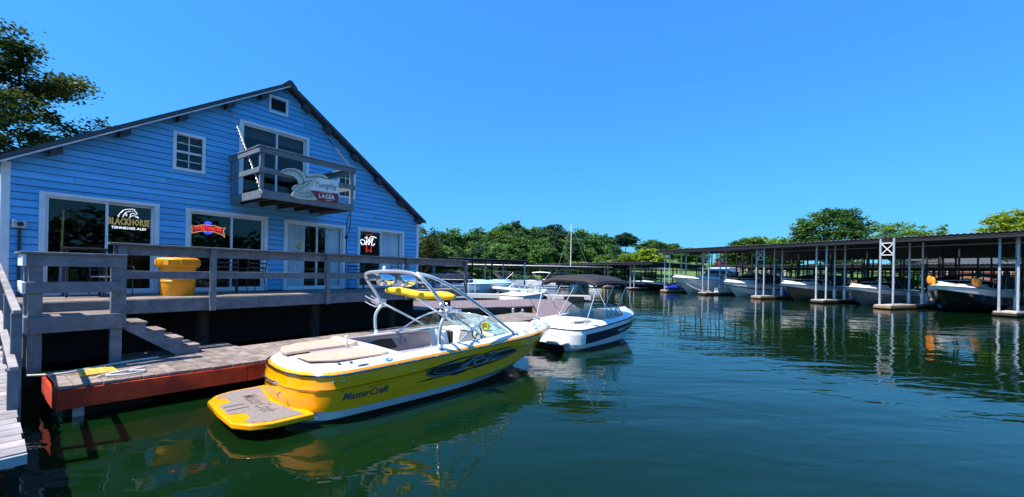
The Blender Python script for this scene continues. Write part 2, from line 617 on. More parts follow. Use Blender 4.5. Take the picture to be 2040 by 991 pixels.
wat = MB().add([(-420, -260, 0), (420, -260, 0), (420, 420, 0), (-420, 420, 0)], [(0, 1, 2, 3)]).build('water', 'water')
tag(wat, None, kind='structure')

# the shore: distance inland from a shoreline loop round the cove
SHORE = [(-19, -40), (-17, 0), (-17, 14), (-13, 26), (-14, 45), (-10, 80), (6, 92), (26, 92), (38, 84), (52, 70), (66, 52), (80, 36), (98, 14), (120, -20), (100, -80), (50, -110), (0, -100), (-24, -75)]
def seg_d(p, a, b):
    ax, ay = a; bx, by = b
    dx, dy = bx - ax, by - ay
    t = max(0, min(1, ((p[0] - ax) * dx + (p[1] - ay) * dy) / (dx * dx + dy * dy)))
    return math.hypot(p[0] - ax - t * dx, p[1] - ay - t * dy)
def inside(p):
    c = False
    for i in range(len(SHORE)):
        (x1, y1), (x2, y2) = SHORE[i - 1], SHORE[i]
        if (y1 > p[1]) != (y2 > p[1]) and p[0] < (x2 - x1) * (p[1] - y1) / (y2 - y1) + x1:
            c = not c
    return c
def ground(x, y):
    d = min(seg_d((x, y), SHORE[i - 1], SHORE[i]) for i in range(len(SHORE)))
    if inside((x, y)):
        return -0.25 * min(d, 8) - 0.02
    z = 0.9 * (1 - math.exp(-d / 2.5)) + 0.022 * d
    # wooded hill beyond the marina
    z += 12.0 * math.exp(-(((x - 8) / 62) ** 2 + ((y - 165) / 40) ** 2))
    z += 7.0 * math.exp(-(((x + 75) / 50) ** 2 + ((y - 130) / 50) ** 2))
    z += 3.0 * math.exp(-(((x - 110) / 50) ** 2 + ((y - 190) / 50) ** 2))
    z += 0.35 * mnoise.noise(Vector((x * .05, y * .05, 0)))
    return z
mat('lawn', (0.075, 0.15, 0.02), 0.9, var=0.3, nscale=0.4, col2=(0.045, 0.085, 0.015), mixscale=0.06, bump=0.5, bscale=3)
g = MB()
gx = [-420, -300, -220, -160, -120, -90, -70] + [-60 + 4 * i for i in range(46)] + [130, 150, 180, 220, 280, 350, 420]
gy = [-260, -190, -150, -120, -105, -95, -85, -70, -50, -30, -15] + [-8 + 4 * i for i in range(58)] + [235, 255, 280, 320, 360, 420]
g.v = [(x, y, ground(x, y)) for y in gy for x in gx]
nx = len(gx)
g.f = [(j * nx + i, j * nx + i + 1, (j + 1) * nx + i + 1, (j + 1) * nx + i) for j in range(len(gy) - 1) for i in range(nx - 1)]
go = g.build('shore_ground', 'lawn', smooth=True)
tag(go, None, kind='structure')

# ================================================================ BOATHOUSE
HOUSE_O, HOUSE_A = (-10.0, 7.888, 0), 54.0
set_frame(HOUSE_O, HOUSE_A)
HW, EZ, RZ, DZ, HD = 10.42, 4.21, 7.62, 1.55, 9.0
MID = HW / 2
house = thing('boathouse', 'blue clapboard boathouse with steep dark gable roof and white-framed glass doors', 'building', (MID, 4.5, DZ))
def gable_x(z):
    if z <= EZ:
        return 0.0, HW
    t = min(1, (z - EZ) / (RZ - EZ))
    return MID * t, HW - MID * t
# openings: x0, x1, z0, z1
DOORS = [(0.50, 2.28, 1.62, 3.67), (2.91, 4.72, 1.62, 3.66), (5.30, 7.18, 1.62, 3.65), (7.76, 9.66, 1.62, 3.67)]
BDOOR = (4.06, 5.88, 4.22, 6.28)
WIN1 = (2.64, 3.17, 4.70, 5.52)
WIN2 = (6.98, 7.50, 4.72, 5.52)
VENT = (4.80, 5.22, 6.84, 7.24)
OPEN = DOORS + [BDOOR, WIN1, WIN2, VENT]
def intervals(z, pad=0.0):
    a, b = gable_x(z)
    iv = [(a, b)]
    for (x0, x1, z0, z1) in OPEN:
        if z0 - pad < z < z1 + pad:
            nv = []
            for (p, q) in iv:
                if q <= x0 or p >= x1:
                    nv.append((p, q))
                else:
                    if p < x0: nv.append((p, x0))
                    if q > x1: nv.append((x1, q))
            iv = nv
    return iv
EXPO = 0.148
srnd = random.Random(61)
row = 0
z = DZ + 0.02
sheath = MB()
while z < RZ - 0.05:
    z1 = min(z + EXPO, RZ - 0.02)
    zc = (z + z1) / 2
    for (a, b) in intervals(zc):
        la, lb = gable_x(z); ua, ub = gable_x(z1)
        a0 = max(a, la) if a > gable_x(zc)[0] + 1e-6 else la
        b0 = min(b, lb) if b < gable_x(zc)[1] - 1e-6 else lb
        a1 = a if a > gable_x(zc)[0] + 1e-6 else ua
        b1 = b if b < gable_x(zc)[1] - 1e-6 else ub
        if b0 - a0 < 0.02 or b1 - a1 < 0.005:
            continue
        zb = z + .014
        cuts = []
        xc = max(a0, a1) + srnd.uniform(.8, 3.6)
        while xc < min(b0, b1) - .5:
            cuts.append(xc)
            xc += srnd.uniform(2.6, 3.7)
        lo = [(a0, a1)] + [(c_ + .0025, c_ + .0025) for c_ in cuts]
        hi = [(c_ - .0025, c_ - .0025) for c_ in cuts] + [(b0, b1)]
        for (p0, p1), (q0, q1) in zip(lo, hi):
            e_ = srnd.uniform(-.002, .002)
            m_ = MB().hexa([(p0, -0.034 + e_, zb), (q0, -0.034 + e_, zb), (q0, 0, zb), (p0, 0, zb), (p1, -0.018, z1), (q1, -0.018, z1), (q1, 0, z1), (p1, 0, z1)])
            m_.build('siding_board', 'siding', house)
        sheath.hexa([(a0, 0.004, z), (b0, 0.004, z), (b0, 0.12, z), (a0, 0.12, z), (a1, 0.004, z1), (b1, 0.004, z1), (b1, 0.12, z1), (a1, 0.12, z1)])
    z = z1
sheath.build('front_wall', 'sheathing', house)
# side and back walls, floors, dim rooms
MB().box(0, 0.12, 0.13, HD, DZ - .3, EZ).build('side_wall', 'siding', house)
MB().box(HW - .12, HW, 0.13, HD, DZ - .3, EZ).build('side_wall', 'siding', house)
m_ = MB().prism([(0, DZ - .3), (HW, DZ - .3), (HW, EZ), (MID, RZ), (0, EZ)], lambda x, zz: (x, HD, zz), lambda x, zz: (x, HD + .12, zz))
m_.build('back_wall', 'siding', house)
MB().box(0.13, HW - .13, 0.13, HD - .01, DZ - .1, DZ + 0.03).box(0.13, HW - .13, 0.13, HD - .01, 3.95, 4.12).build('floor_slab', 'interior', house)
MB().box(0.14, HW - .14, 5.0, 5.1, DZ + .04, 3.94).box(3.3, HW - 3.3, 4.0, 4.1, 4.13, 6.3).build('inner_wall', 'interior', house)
MB().box(0.02, HW - .02, .14, HD, .12, DZ - .31).build('shade_float_base', 'dark_float', house)  # black float block added under the house to keep the under-deck black
# corner boards
for x0, x1 in ((-0.05, 0.07), (HW - .07, HW + .05)):
    MB().box(x0, x1, -0.045, 0.10, DZ - .1, EZ + .02).build('corner_board', 'white_trim', house, bevel=.004)
# roof planes
th = math.atan2(RZ - EZ, MID)
def roof_side(sgn):
    ex = -0.16 if sgn < 0 else HW + 0.16
    ez = EZ - 0.16 * math.tan(th) + 0.06
    rz = RZ + 0.06
    t = 0.07
    y0, y1 = -0.30, HD + .4
    o = MB().hexa([(ex, y0, ez), (MID, y0, rz), (MID, y1, rz), (ex, y1, ez), (ex, y0, ez + t), (MID, y0, rz + t), (MID, y1, rz + t), (ex, y1, ez + t)] if sgn < 0 else
                  [(MID, y0, rz), (ex, y0, ez), (ex, y1, ez), (MID, y1, rz), (MID, y0, rz + t), (ex, y0, ez + t), (ex, y1, ez + t), (MID, y1, rz + t)]).build('roof', 'roof_dark', house)
    # rake fascia below the roof edge
    f = MB().hexa([(ex, y0 - .025, ez - .04), (MID, y0 - .025, rz - .04), (MID, y0, rz - .04), (ex, y0, ez - .04), (ex, y0 - .025, ez + .06), (MID, y0 - .025, rz + .06), (MID, y0, rz + .06), (ex, y0, ez + .06)] if sgn < 0 else
                  [(MID, y0 - .025, rz - .04), (ex, y0 - .025, ez - .04), (ex, y0, ez - .04), (MID, y0, rz - .04), (MID, y0 - .025, rz + .06), (ex, y0 - .025, ez + .06), (ex, y0, ez + .06), (MID, y0, rz + .06)])
    f.build('rake_board', 'roof_dark', o)
    if sgn < 0:
        MB().hexa([(ex, y0 - .022, ez - .075), (MID, y0 - .022, rz - .075), (MID, y0 + .02, rz - .075), (ex, y0 + .02, ez - .075), (ex, y0 - .022, ez - .042), (MID, y0 - .022, rz - .042), (MID, y0 + .02, rz - .042), (ex, y0 + .02, ez - .042)]).build('drip_edge', 'old_trim_and_sunlit', o)
    return o
rl = roof_side(-1)
rr_ = roof_side(1)
MB().prism([(-.20, -.05), (.20, -.05), (.04, .115), (-.04, .115)], lambda x, q: (MID + x, -0.335, RZ + .06 + q), lambda x, q: (MID + x, HD + .4, RZ + .06 + q)).build('ridge_cap', 'roof_dark', rl)
# purlin ends carrying the roof overhang
for side, xs in ((-1, (0.64, 1.67, 2.71, 3.72, 4.55)), (1, (5.75, 6.45, 7.45, 8.4, 9.4, 10.3))):
    for x in xs:
        zz = EZ + (RZ - EZ) * ((x / MID) if side < 0 else ((HW - x) / MID)) - 0.03
        b_ = MB()
        dz = .11 * math.tan(th) * (1 if side < 0 else -1)
        b_.hexa([(x - .09, -.29, zz - .10 - dz * .8), (x + .09, -.29, zz - .10 + dz * .8), (x + .09, -.03, zz - .10 + dz * .8), (x - .09, -.03, zz - .10 - dz * .8),
                 (x - .09, -.29, zz + .03 - dz * .8), (x + .09, -.29, zz + .03 + dz * .8), (x + .09, -.03, zz + .03 + dz * .8), (x - .09, -.03, zz + .03 - dz * .8)])
        p_ = b_.build('purlin_end', 'block_dark', rl if side < 0 else rr_, bevel=.006)
        MB().hexa([(x - .105, -.295, zz - .112 - dz * .9), (x + .105, -.295, zz - .112 + dz * .9), (x + .105, -.05, zz - .112 + dz * .9), (x - .105, -.05, zz - .112 - dz * .9),
                   (x - .105, -.295, zz - .101 - dz * .9), (x + .105, -.295, zz - .101 + dz * .9), (x + .105, -.05, zz - .101 + dz * .9), (x - .105, -.05, zz - .101 - dz * .9)]).build('purlin_plate', 'roof_metal', rl if side < 0 else rr_)

def curtain(par, x0, x1, z0, z1, y=0.135, waves=9):
    n = waves * 8
    a = []
    for i in range(n + 1):
        t = i / n
        x = x0 + (x1 - x0) * t
        yy = y + 0.013 * math.sin(t * waves * 2 * math.pi) + 0.005 * math.sin(t * waves * 5.1)
        a.append((x, yy))
    m_ = MB().loft([[(x, yy, z0) for x, yy in a], [(x + .01 * math.sin(i), yy * 1.0, z1) for i, (x, yy) in enumerate(a)]])
    return m_.build('curtain', 'curtain', par, smooth=True)

def slider(op, glassname='glass', mull=0.5, old=False):
    x0, x1, z0, z1 = op
    mt = 'white_trim'
    d = MB()
    fw = .075
    d.box(x0 - .06, x0 + .03, -.065, .09, z0 - .06, z1 + .05)
    d.box(x1 - .03, x1 + .06, -.065, .09, z0 - .06, z1 + .05)
    d.box(x0 + .03, x1 - .03, -.065, .09, z1 - .025, z1 + .05)
    d.box(x0 + .03, x1 - .03, -.06, .09, z0 - .06, z0)
    door = d.build('glass_door', mt, house, bevel=.004)
    xm = x0 + (x1 - x0) * mull
    fr = MB()
    for (a, b, yy) in ((x0 + .03, xm + .02, 0.0), (xm - .02, x1 - .03, 0.045)):
        fr.box(a, a + .045, yy, yy + .03, z0, z1 - .025)
        fr.box(b - .045, b, yy, yy + .03, z0, z1 - .025)
        fr.box(a + .045, b - .045, yy, yy + .03, z0, z0 + .06)
        fr.box(a + .045, b - .045, yy, yy + .03, z1 - .075, z1 - .025)
    fr.build('sash_frame', mt, door)
    for (a, b, yy) in ((x0 + .075, xm - .025, 0.012), (xm + .025, x1 - .075, 0.057)):
        MB().box(a, b, yy, yy + .006, z0 + .06, z1 - .075).build('pane', glassname, door)
    return door
d1 = slider(DOORS[0], mull=.53)
d2 = slider(DOORS[1], mull=.54)
d3 = slider(DOORS[2], mull=.52)
d4 = slider(DOORS[3], mull=.50)
bd = slider(BDOOR, mull=.52)
curtain(d3, 5.36, 5.95, 1.66, 3.58)
curtain(d3, 6.62, 7.12, 1.66, 3.58, waves=7)
curtain(d4, 8.72, 9.60, 1.66, 3.60, waves=11)
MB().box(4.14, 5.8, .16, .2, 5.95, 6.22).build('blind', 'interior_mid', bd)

def sash(op, rows, cols, tw=.07):
    x0, x1, z0, z1 = op
    d = MB()
    d.box(x0 - tw, x0, -.06, .09, z0 - tw, z1 + tw).box(x1, x1 + tw, -.06, .09, z0 - tw, z1 + tw)
    d.box(x0, x1, -.06, .09, z1, z1 + tw).box(x0, x1, -.06, .09, z0 - tw, z0)
    wn = d.build('window', 'white_trim', house, bevel=.004)
    mu = MB()
    zm = (z0 + z1) / 2
    mu.box(x0, x1, 0.0, .04, zm - .025, zm + .025)
    for half in ((z0, zm - .025), (zm + .025, z1)):
        for c in range(1, cols):
            xx = x0 + (x1 - x0) * c / cols
            mu.box(xx - .009, xx + .009, .005, .028, half[0], half[1])
        for r_ in range(1, rows):
            zz = half[0] + (half[1] - half[0]) * r_ / rows
            mu.box(x0, x1, .008, .026, zz - .009, zz + .009)
    mu.build('muntin', 'white_trim', wn)
    MB().box(x0, x1, .03, .036, z0, zm - .026).build('pane', 'glass', wn)
    MB().box(x0, x1, .03, .036, zm + .026, z1).build('pane', 'glass', wn)
    return wn
sash(WIN1, 2, 2)
sash(WIN2, 2, 2)
# gable vent
x0, x1, z0, z1 = VENT
d = MB().box(x0 - .06, x0, -.06, .06, z0 - .06, z1 + .06).box(x1, x1 + .06, -.06, .06, z0 - .06, z1 + .06).box(x0, x1, -.06, .06, z1, z1 + .06).box(x0, x1, -.06, .06, z0 - .06, z0)
vn = d.build('gable_vent', 'white_trim', house, bevel=.004)
for i in range(6):
    zz = z0 + .02 + i * .065
    MB().hexa([(x0, -.02, zz), (x1, -.02, zz), (x1, .05, zz + .05), (x0, .05, zz + .05), (x0, -.02, zz + .012), (x1, -.02, zz + .012), (x1, .05, zz + .062), (x0, .05, zz + .062)]).build('louvre', 'interior_mid', vn)
MB().box(x0, x1, .07, .08, z0, z1).build('vent_mesh', 'interior', vn)

# utility box on a pipe by the corner
ub = thing('utility_box', 'small grey electrical box on a dark pipe at the left wall end', 'electrical box', (0.19, -.05, DZ))
MB().box(.10, .28, -.13, -.035, 2.93, 3.08).build('box_body', 'galv', ub, bevel=.008)
MB().lathe([(.045, 0), (.045, -.03), (.03, -.035)], (.20, -.13, 3.005), 14, 'Y').build('meter_dial', 'black', ub)
MB().box(.17, .215, -.10, -.055, DZ + .005, 2.93).build('conduit', 'block_dark', ub)

# ================================================================ NEON SIGNS (hang behind the glass)
def outline_tubes(mb, txt, x, z, width, height, y, r=.006, **kw):
    """Neon lettering: thin solid strokes from the outline of the glyphs."""
    vs_, fs_ = text_mesh(txt, **kw)
    ax0 = min(p[0] for p in vs_); ax1 = max(p[0] for p in vs_); ay0 = min(p[1] for p in vs_); ay1 = max(p[1] for p in vs_)
    mp = lambda p: (x + (p[0] - ax0) / (ax1 - ax0) * width, z + (p[1] - ay0) / (ay1 - ay0) * height)
    edges = {}
    for f in fs_:
        for i in range(len(f)):
            e = tuple(sorted((f[i], f[(i + 1) % len(f)])))
            edges[e] = edges.get(e, 0) + 1
    for (a, b), c in edges.items():
        if c == 1:
            p, q = mp(vs_[a]), mp(vs_[b])
            mb.beam((p[0], y, p[1]), (q[0], y, q[1]), r * 2, r * 2, up=(0, 1, 0))
    return mb
def flat_text(mb, txt, x, z, width, height, y, **kw):
    return text_on(mb, txt, width, height, lambda u, v: (x + u, y, z + v), **kw)
ny = 0.105
s = thing('neon_sign', 'neon sign with white horse over gold BLACKHORSE letters in the leftmost door', 'neon sign', (1.8, ny, 3.03), group=None)
outline_tubes(MB(), 'BLACKHORSE', 1.475, 3.16, .72, .155, ny, r=.0035, resolution=1).build('gold_letters', 'neon_gold', s)
flat_text(MB(), 'TENNESSEE ALES', 1.53, 3.065, .60, .055, ny, resolution=1, bold=.01).build('small_letters', 'neon_white', s)
HORSE = [[(0.00, .03), (.03, .13), (.09, .20), (.05, .17), (.12, .24), (.08, .23), (.18, .285), (.15, .28), (.27, .30), (.31, .315), (.33, .29), (.36, .31), (.355, .27), (.40, .21), (.42, .165), (.39, .15), (.355, .165), (.33, .175), (.29, .165), (.26, .12), (.27, .06), (.24, .02)],
         [(.10, .02), (.12, .10), (.17, .16), (.13, .15), (.2, .21), (.27, .24)], [(.30, .24), (.325, .245)], [(.26, .06), (.33, .10), (.40, .09), (.44, .06), (.46, .02), (.43, .05), (.38, .05)], [(.03, .10), (-.01, .06), (.02, .02)],
         [(.15, .09), (.19, .14), (.18, .06)]]
hm = MB()
for st in HORSE:
    hm.tube([(1.64 + p[0] * .78, ny, 3.325 + p[1] * .72) for p in st], .0055, 5)
hm.build('horse_outline', 'neon_white', s)
s = thing('neon_sign', 'red ribbon neon sign with blue lights and yellow outline, second door', 'neon sign', (3.38, ny, 2.95))
rib = [(-.37, .16), (-.30, .14), (-.12, .20), (.12, .20), (.30, .15), (.39, .17), (.34, .09), (.37, -.10), (.33, -.04), (.14, .03), (-.14, .03), (-.33, -.03), (-.39, -.08), (-.35, .05)]
MB().prism(rib, lambda x, q: (3.38 + x, ny + .01, 3.13 + q), lambda x, q: (3.38 + x, ny + .02, 3.13 + q)).build('ribbon', 'neon_red_dim', s)
MB().tube([(3.38 + p[0], ny - .006, 3.13 + p[1]) for p in rib], .006, 5, closed=True).build('ribbon_outline', 'neon_yellow', s)
flat_text(MB(), 'SWEETWATER', 3.08, 3.19, .60, .10, ny, resolution=1, bold=.01).build('letters', 'neon_red', s)
bm = MB()
for (cx, cz, sx, sz) in ((-.01, .255, .075, .035), (-.01, .00, .085, .030)):
    for k in range(3):
        bm.tube([(3.38 + cx + sx * (1 - k * .28) * math.cos(t * math.pi / 8), ny - .004 - .004 * k, 3.13 + cz + sz * (1 - k * .28) * math.sin(t * math.pi / 8)) for t in range(16)], .009, 5, closed=True)
bm.build('blue_rings', 'neon_blue', s)
s = thing('neon_sign', 'white corn cob neon sign with green husk, third door', 'neon sign', (5.76, ny, 2.75))
cob = [(5.76 + .105 * math.cos(a) * (1 - .25 * max(0, math.sin(a))), 3.20 + .33 * math.sin(a)) for a in [2 * math.pi * k / 22 for k in range(22)]]
cm = MB().tube([(x, ny, zz) for x, zz in cob], .008, 5, closed=True)
for k in range(1, 5):
    cm.beam((5.69 + .004 * k, ny, 3.20 + k * .062), (5.83 - .004 * k, ny, 3.20 + k * .062), .006, .006)
for k in (-1, 0, 1):
    cm.beam((5.76 + k * .035, ny, 3.18), (5.76 + k * .03, ny, 3.47), .006, .006)
cm.build('cob_outline', 'letter_white', s)
MB().prism([(-.085, -.05), (.085, -.05), (.10, .03), (.06, .07), (-.06, .07), (-.10, .03)], lambda x, q: (5.76 + x, ny + .012, 3.07 + q), lambda x, q: (5.76 + x, ny + .018, 3.07 + q)).build('name_plate', 'letter_white', s)
MB().prism([(-.11, .02), (-.03, -.02), (0, .05), (.03, -.02), (.11, .02), (.09, -.16), (.0, -.23), (-.09, -.16)], lambda x, q: (5.76 + x, ny + .006, 3.02 + q), lambda x, q: (5.76 + x, ny + .011, 3.02 + q)).build('husk', 'neon_green', s)
s = thing('neon_sign', 'white script M neon sign on a red ribbon outline, rightmost door', 'neon sign', (8.2, ny, 2.85))
rb = [(8.17, 3.50), (8.36, 3.50), (8.36, 2.86), (8.265, 2.94), (8.17, 2.86)]
MB().tube([(x, ny + .01, zz) for x, zz in rb], .009, 5, closed=True).build('ribbon_outline', 'neon_red', s)
mm = MB()
for st in ([(7.92, 3.17), (7.90, 3.25), (7.98, 3.30), (8.09, 3.24), (8.06, 3.15), (7.97, 3.12), (7.95, 3.2)], [(8.08, 3.36), (8.17, 3.41), (8.16, 3.3), (8.12, 3.12), (8.20, 3.24), (8.29, 3.39), (8.27, 3.26), (8.23, 3.12), (8.33, 3.27), (8.43, 3.40), (8.39, 3.27), (8.37, 3.14), (8.43, 3.12), (8.50, 3.19)], [(8.30, 3.42), (8.45, 3.44), (8.56, 3.40)]):
    mm.tube(smooth_path([(x, ny - .004, zz) for x, zz in st], 4), .013, 6)
mm.build('script_letter', 'neon_white', s)

# ================================================================ BALCONY
BX0, BX1, BY, BZ = 3.82, 6.34, -1.88, 4.12
bal = thing('balcony', 'small grey wooden balcony with board railing under the gable', 'balcony', ((BX0 + BX1) / 2, -.9, 3.95))
nb_ = 13
for i in range(nb_):
    ya = -0.035 + (BY + .035) * (i + 1) / nb_
    yb = -0.035 + (BY + .035) * i / nb_
    MB().box(BX0 + .04, BX1 - .04, ya + .006, yb, BZ, BZ + .03).build('floor_board', 'balcony_paint', bal)
MB().box(BX0, BX1, BY - .04, BY, BZ - .17, BZ + .035).build('fascia_board', 'balcony_paint', bal, bevel=.005)
for xx in (BX0, BX1 - .04):
    MB().box(xx, xx + .04, BY + .001, -.035, BZ - .17, BZ + .034).build('fascia_board', 'balcony_paint', bal, bevel=.005)
for k in range(5):
    xx = BX0 + .25 + k * .48
    MB().box(xx, xx + .045, BY + .01, -.04, BZ - .15, BZ - .003).build('joist', 'pile_wood', bal)
for (xx, yy) in ((BX0 - .002, BY + .002), (BX1 - .088, BY + .002), (BX0 - .002, -.13), (BX1 - .088, -.13)):
    MB().box(xx, xx + .09, yy, yy + .09, BZ + .036, 5.20).build('rail_post', 'balcony_paint', bal, bevel=.005)
for (za, zb) in ((5.07, 5.20), (4.58, 4.71)):
    MB().box(BX0, BX1, BY - .042, BY - .002, za, zb).build('rail_board', 'balcony_paint', bal, bevel=.005)
    for xx in (BX0 - .044, BX1 + .004):
        MB().box(xx, xx + .04, BY - .04, -.04, za, zb).build('rail_board', 'balcony_paint', bal, bevel=.005)
MB().box(BX0 - .07, BX1 + .07, BY - .07, BY + .11, 5.203, 5.235).build('rail_cap', 'balcony_paint', bal, bevel=.005)
for xx in (BX0 - .06, BX1 - .10):
    MB().box(xx, xx + .16, BY + .112, -.035, 5.203, 5.235).build('rail_cap', 'balcony_paint', bal, bevel=.005)
# chains
def chain(name, p, q, label, mname='chain_steel', pitch=.062):
    p, q = Vector(p), Vector(q)
    n = int((q - p).length / pitch)
    d = (q - p).normalized()
    a = d.cross(Vector((0, 1, 0))).normalized()
    b = d.cross(a)
    m_ = MB()
    for i in range(n):
        c = p + (q - p) * ((i + .5) / n)
        sd = a if i % 2 else b
        m_.tube([c + d * (.044 * math.cos(t * math.pi / 5)) + sd * (.017 * math.sin(t * math.pi / 5)) for t in range(10)], .0062, 5, closed=True)
    o = m_.build(name, mname, base=tuple(p))
    return tag(o, label, 'chain')
chain('chain', (3.80, -.06, 6.50), (BX0 + .02, BY - .06, BZ - .05), 'pale steel chain slanting down to the balcony\'s left front corner')
chain('chain', (6.52, -.06, 6.50), (BX1 - .0, BY - .05, 5.1), 'dark thin chain running from right roof slope to balcony', 'block_dark', .05)
# brewery sign with eagle
sg = thing('eagle_sign', 'eagle-shaped beer sign with white and maroon panel hung on the balcony rail', 'sign', (5.5, BY - .08, 4.2))
sy = BY - .075
_cx, _cy = (lambda d: (d.x * math.cos(R(HOUSE_A)) + d.y * math.sin(R(HOUSE_A)), -d.x * math.sin(R(HOUSE_A)) + d.y * math.cos(R(HOUSE_A))))(Vector((0 - HOUSE_O[0], 0 - HOUSE_O[1])))
SK = (sy - _cy) / (-1.3 - _cy)      # the drawing was measured on a plane 1.3 m out from the wall; scaled to the rail's own plane
def sgn_pt(x, q):
    return (_cx + (x - _cx) * SK, CAM_H + (q - CAM_H) * SK)
EAGLE = [(4.534, 4.813), (4.602, 4.882), (4.72, 4.937), (4.888, 4.974), (5.037, 4.959), (5.152, 4.881), (5.232, 4.756), (5.281, 4.869), (5.424, 4.935), (5.584, 4.963), (5.748, 4.96), (5.883, 4.923), (5.694, 4.874), (5.546, 4.85), (5.429, 4.69), (5.333, 4.49), (5.449, 4.354), (5.545, 4.225), (5.36, 4.201), (5.154, 4.181), (5.003, 4.182), (4.83, 4.23), (4.858, 4.3), (4.901, 4.358), (4.846, 4.398), (4.855, 4.455), (4.922, 4.523), (5.033, 4.551), (4.988, 4.682), (4.893, 4.769), (4.771, 4.784), (4.652, 4.779)]
MB().prism(EAGLE, lambda x, q: (lambda p: (p[0], sy - .015, p[1]))(sgn_pt(x, q)), lambda x, q: (lambda p: (p[0], sy, p[1]))(sgn_pt(x, q))).build('eagle_board', 'sign_green', sg)
MB().tube([(sgn_pt(x, q)[0], sy - .016, sgn_pt(x, q)[1]) for x, q in EAGLE], .010, 4, closed=True).build('eagle_rim', 'sign_white', sg)


ink = MB()
random.seed(11)
def stroke(pts, wd):
    ink.tube([(sgn_pt(x, q)[0], sy - .0195, sgn_pt(x, q)[1]) for x, q in pts], wd, 4)
wing = [(4.57, 4.82), (4.66, 4.88), (4.78, 4.91), (4.92, 4.92), (5.03, 4.87), (5.11, 4.78), (5.16, 4.66)]
stroke(wing, .006)
for k in range(15):      # rows of wing feathers
    t = k / 14
    a = Vector(wing[min(5, int(t * 6))]).lerp(Vector(wing[min(6, int(t * 6) + 1)]), t * 6 - int(t * 6) if t < 1 else 1)
    stroke([(a.x, a.y), (a.x + .03 - .02 * t, a.y - .05 - .02 * t)], .0055)
    stroke([(a.x + .01, a.y + .035), (a.x + .035, a.y + .01)], .0045)
    stroke([(5.28 + .5 * t, 4.83 + .08 * math.sin(t * 2.2)), (5.30 + .46 * t, 4.79 + .08 * math.sin(t * 2.2))], .0055)
stroke([(5.26, 4.80), (5.42, 4.88), (5.6, 4.91), (5.78, 4.91)], .006)
stroke([(5.02, 4.54), (5.12, 4.60), (5.24, 4.68), (5.40, 4.74)], .010)
stroke([(5.06, 4.46), (5.2, 4.54), (5.33, 4.66)], .008)
stroke([(4.88, 4.44), (4.98, 4.50), (5.06, 4.46), (5.04, 4.38)], .008)
stroke([(4.88, 4.40), (4.99, 4.36), (5.08, 4.30)], .007)
stroke([(4.88, 4.26), (5.02, 4.25), (5.16, 4.24), (5.3, 4.24)], .007)
for cx, cz, rr in ((5.30, 4.32, .09), (5.30, 4.32, .055), (5.13, 4.34, .045), (5.40, 4.29, .05)):
    stroke([(cx + rr * math.cos(t * .45), cz + rr * .85 * math.sin(t * .45)) for t in range(15)], .0055)
for k in range(34):
    x, q = random.uniform(4.95, 5.30), random.uniform(4.25, 4.66)
    stroke([(x, q), (x + random.uniform(-.04, .04), q + random.uniform(-.03, .03))], .0045)
ink.build('eagle_lines', 'sign_ink', sg)
PANEL = [(5.546, 4.845), (6.182, 4.903), (6.191, 4.503), (5.333, 4.467)]
MB().prism(PANEL, lambda x, q: (lambda p: (p[0], sy - .024, p[1]))(sgn_pt(x, q)), lambda x, q: (lambda p: (p[0], sy - .0005, p[1]))(sgn_pt(x, q))).build('white_panel', 'sign_white', sg)
RED = [(5.333, 4.464), (6.191, 4.50), (6.197, 4.222), (5.558, 4.217)]
MB().prism(RED, lambda x, q: (lambda p: (p[0], sy - .024, p[1]))(sgn_pt(x, q)), lambda x, q: (lambda p: (p[0], sy - .0005, p[1]))(sgn_pt(x, q))).build('maroon_panel', 'sign_red', sg)
text_on(MB(), 'Yuengling', .64, .21, lambda u, v: (lambda p: (p[0], sy - .027, p[1]))(sgn_pt(5.50 + u, 4.53 + v + .06 * u)), shear=.35, resolution=2, bold=.005).build('script_lettering', 'letter_brown', sg)
m_ = text_on(MB(), 'LAGER', .48, .125, lambda u, v: (lambda p: (p[0], sy - .027, p[1]))(sgn_pt(5.60 + u, 4.285 + v + .03 * u)), resolution=2, bold=.02)
text_on(m_, 'TRADITIONAL', .36, .035, lambda u, v: (lambda p: (p[0], sy - .027, p[1]))(sgn_pt(5.64 + u, 4.432 + v + .04 * u)), resolution=1)
m_.build('block_lettering', 'letter_white', sg)

# small card bottom line
MB().box(sgn_pt(5.8, 0)[0], sgn_pt(6.0, 0)[0], sy - .026, sy - .0245, sgn_pt(0, 4.245)[1], sgn_pt(0, 4.257)[1]).build('bottom_line', 'letter_white', sg)
# hanging cable below the balcony's right end
cb = MB().tube(smooth_path([(6.32, -1.8, 3.94), (6.42, -1.6, 3.5), (6.38, -1.5, 3.25), (6.30, -1.6, 3.5), (6.29, -1.78, 3.93)], 6), .012, 6)
cb.tube([(6.38, -1.5, 3.26), (6.38, -1.5, 2.0)], .016, 6)
cb.ell((6.38, -1.5, 3.2), .05, .05, .07)
tag(cb.build('hanging_cable', 'black', base=(6.38, -1.5, 2.0)), 'dark looped cable hanging below the balcony\'s right corner', 'cable')
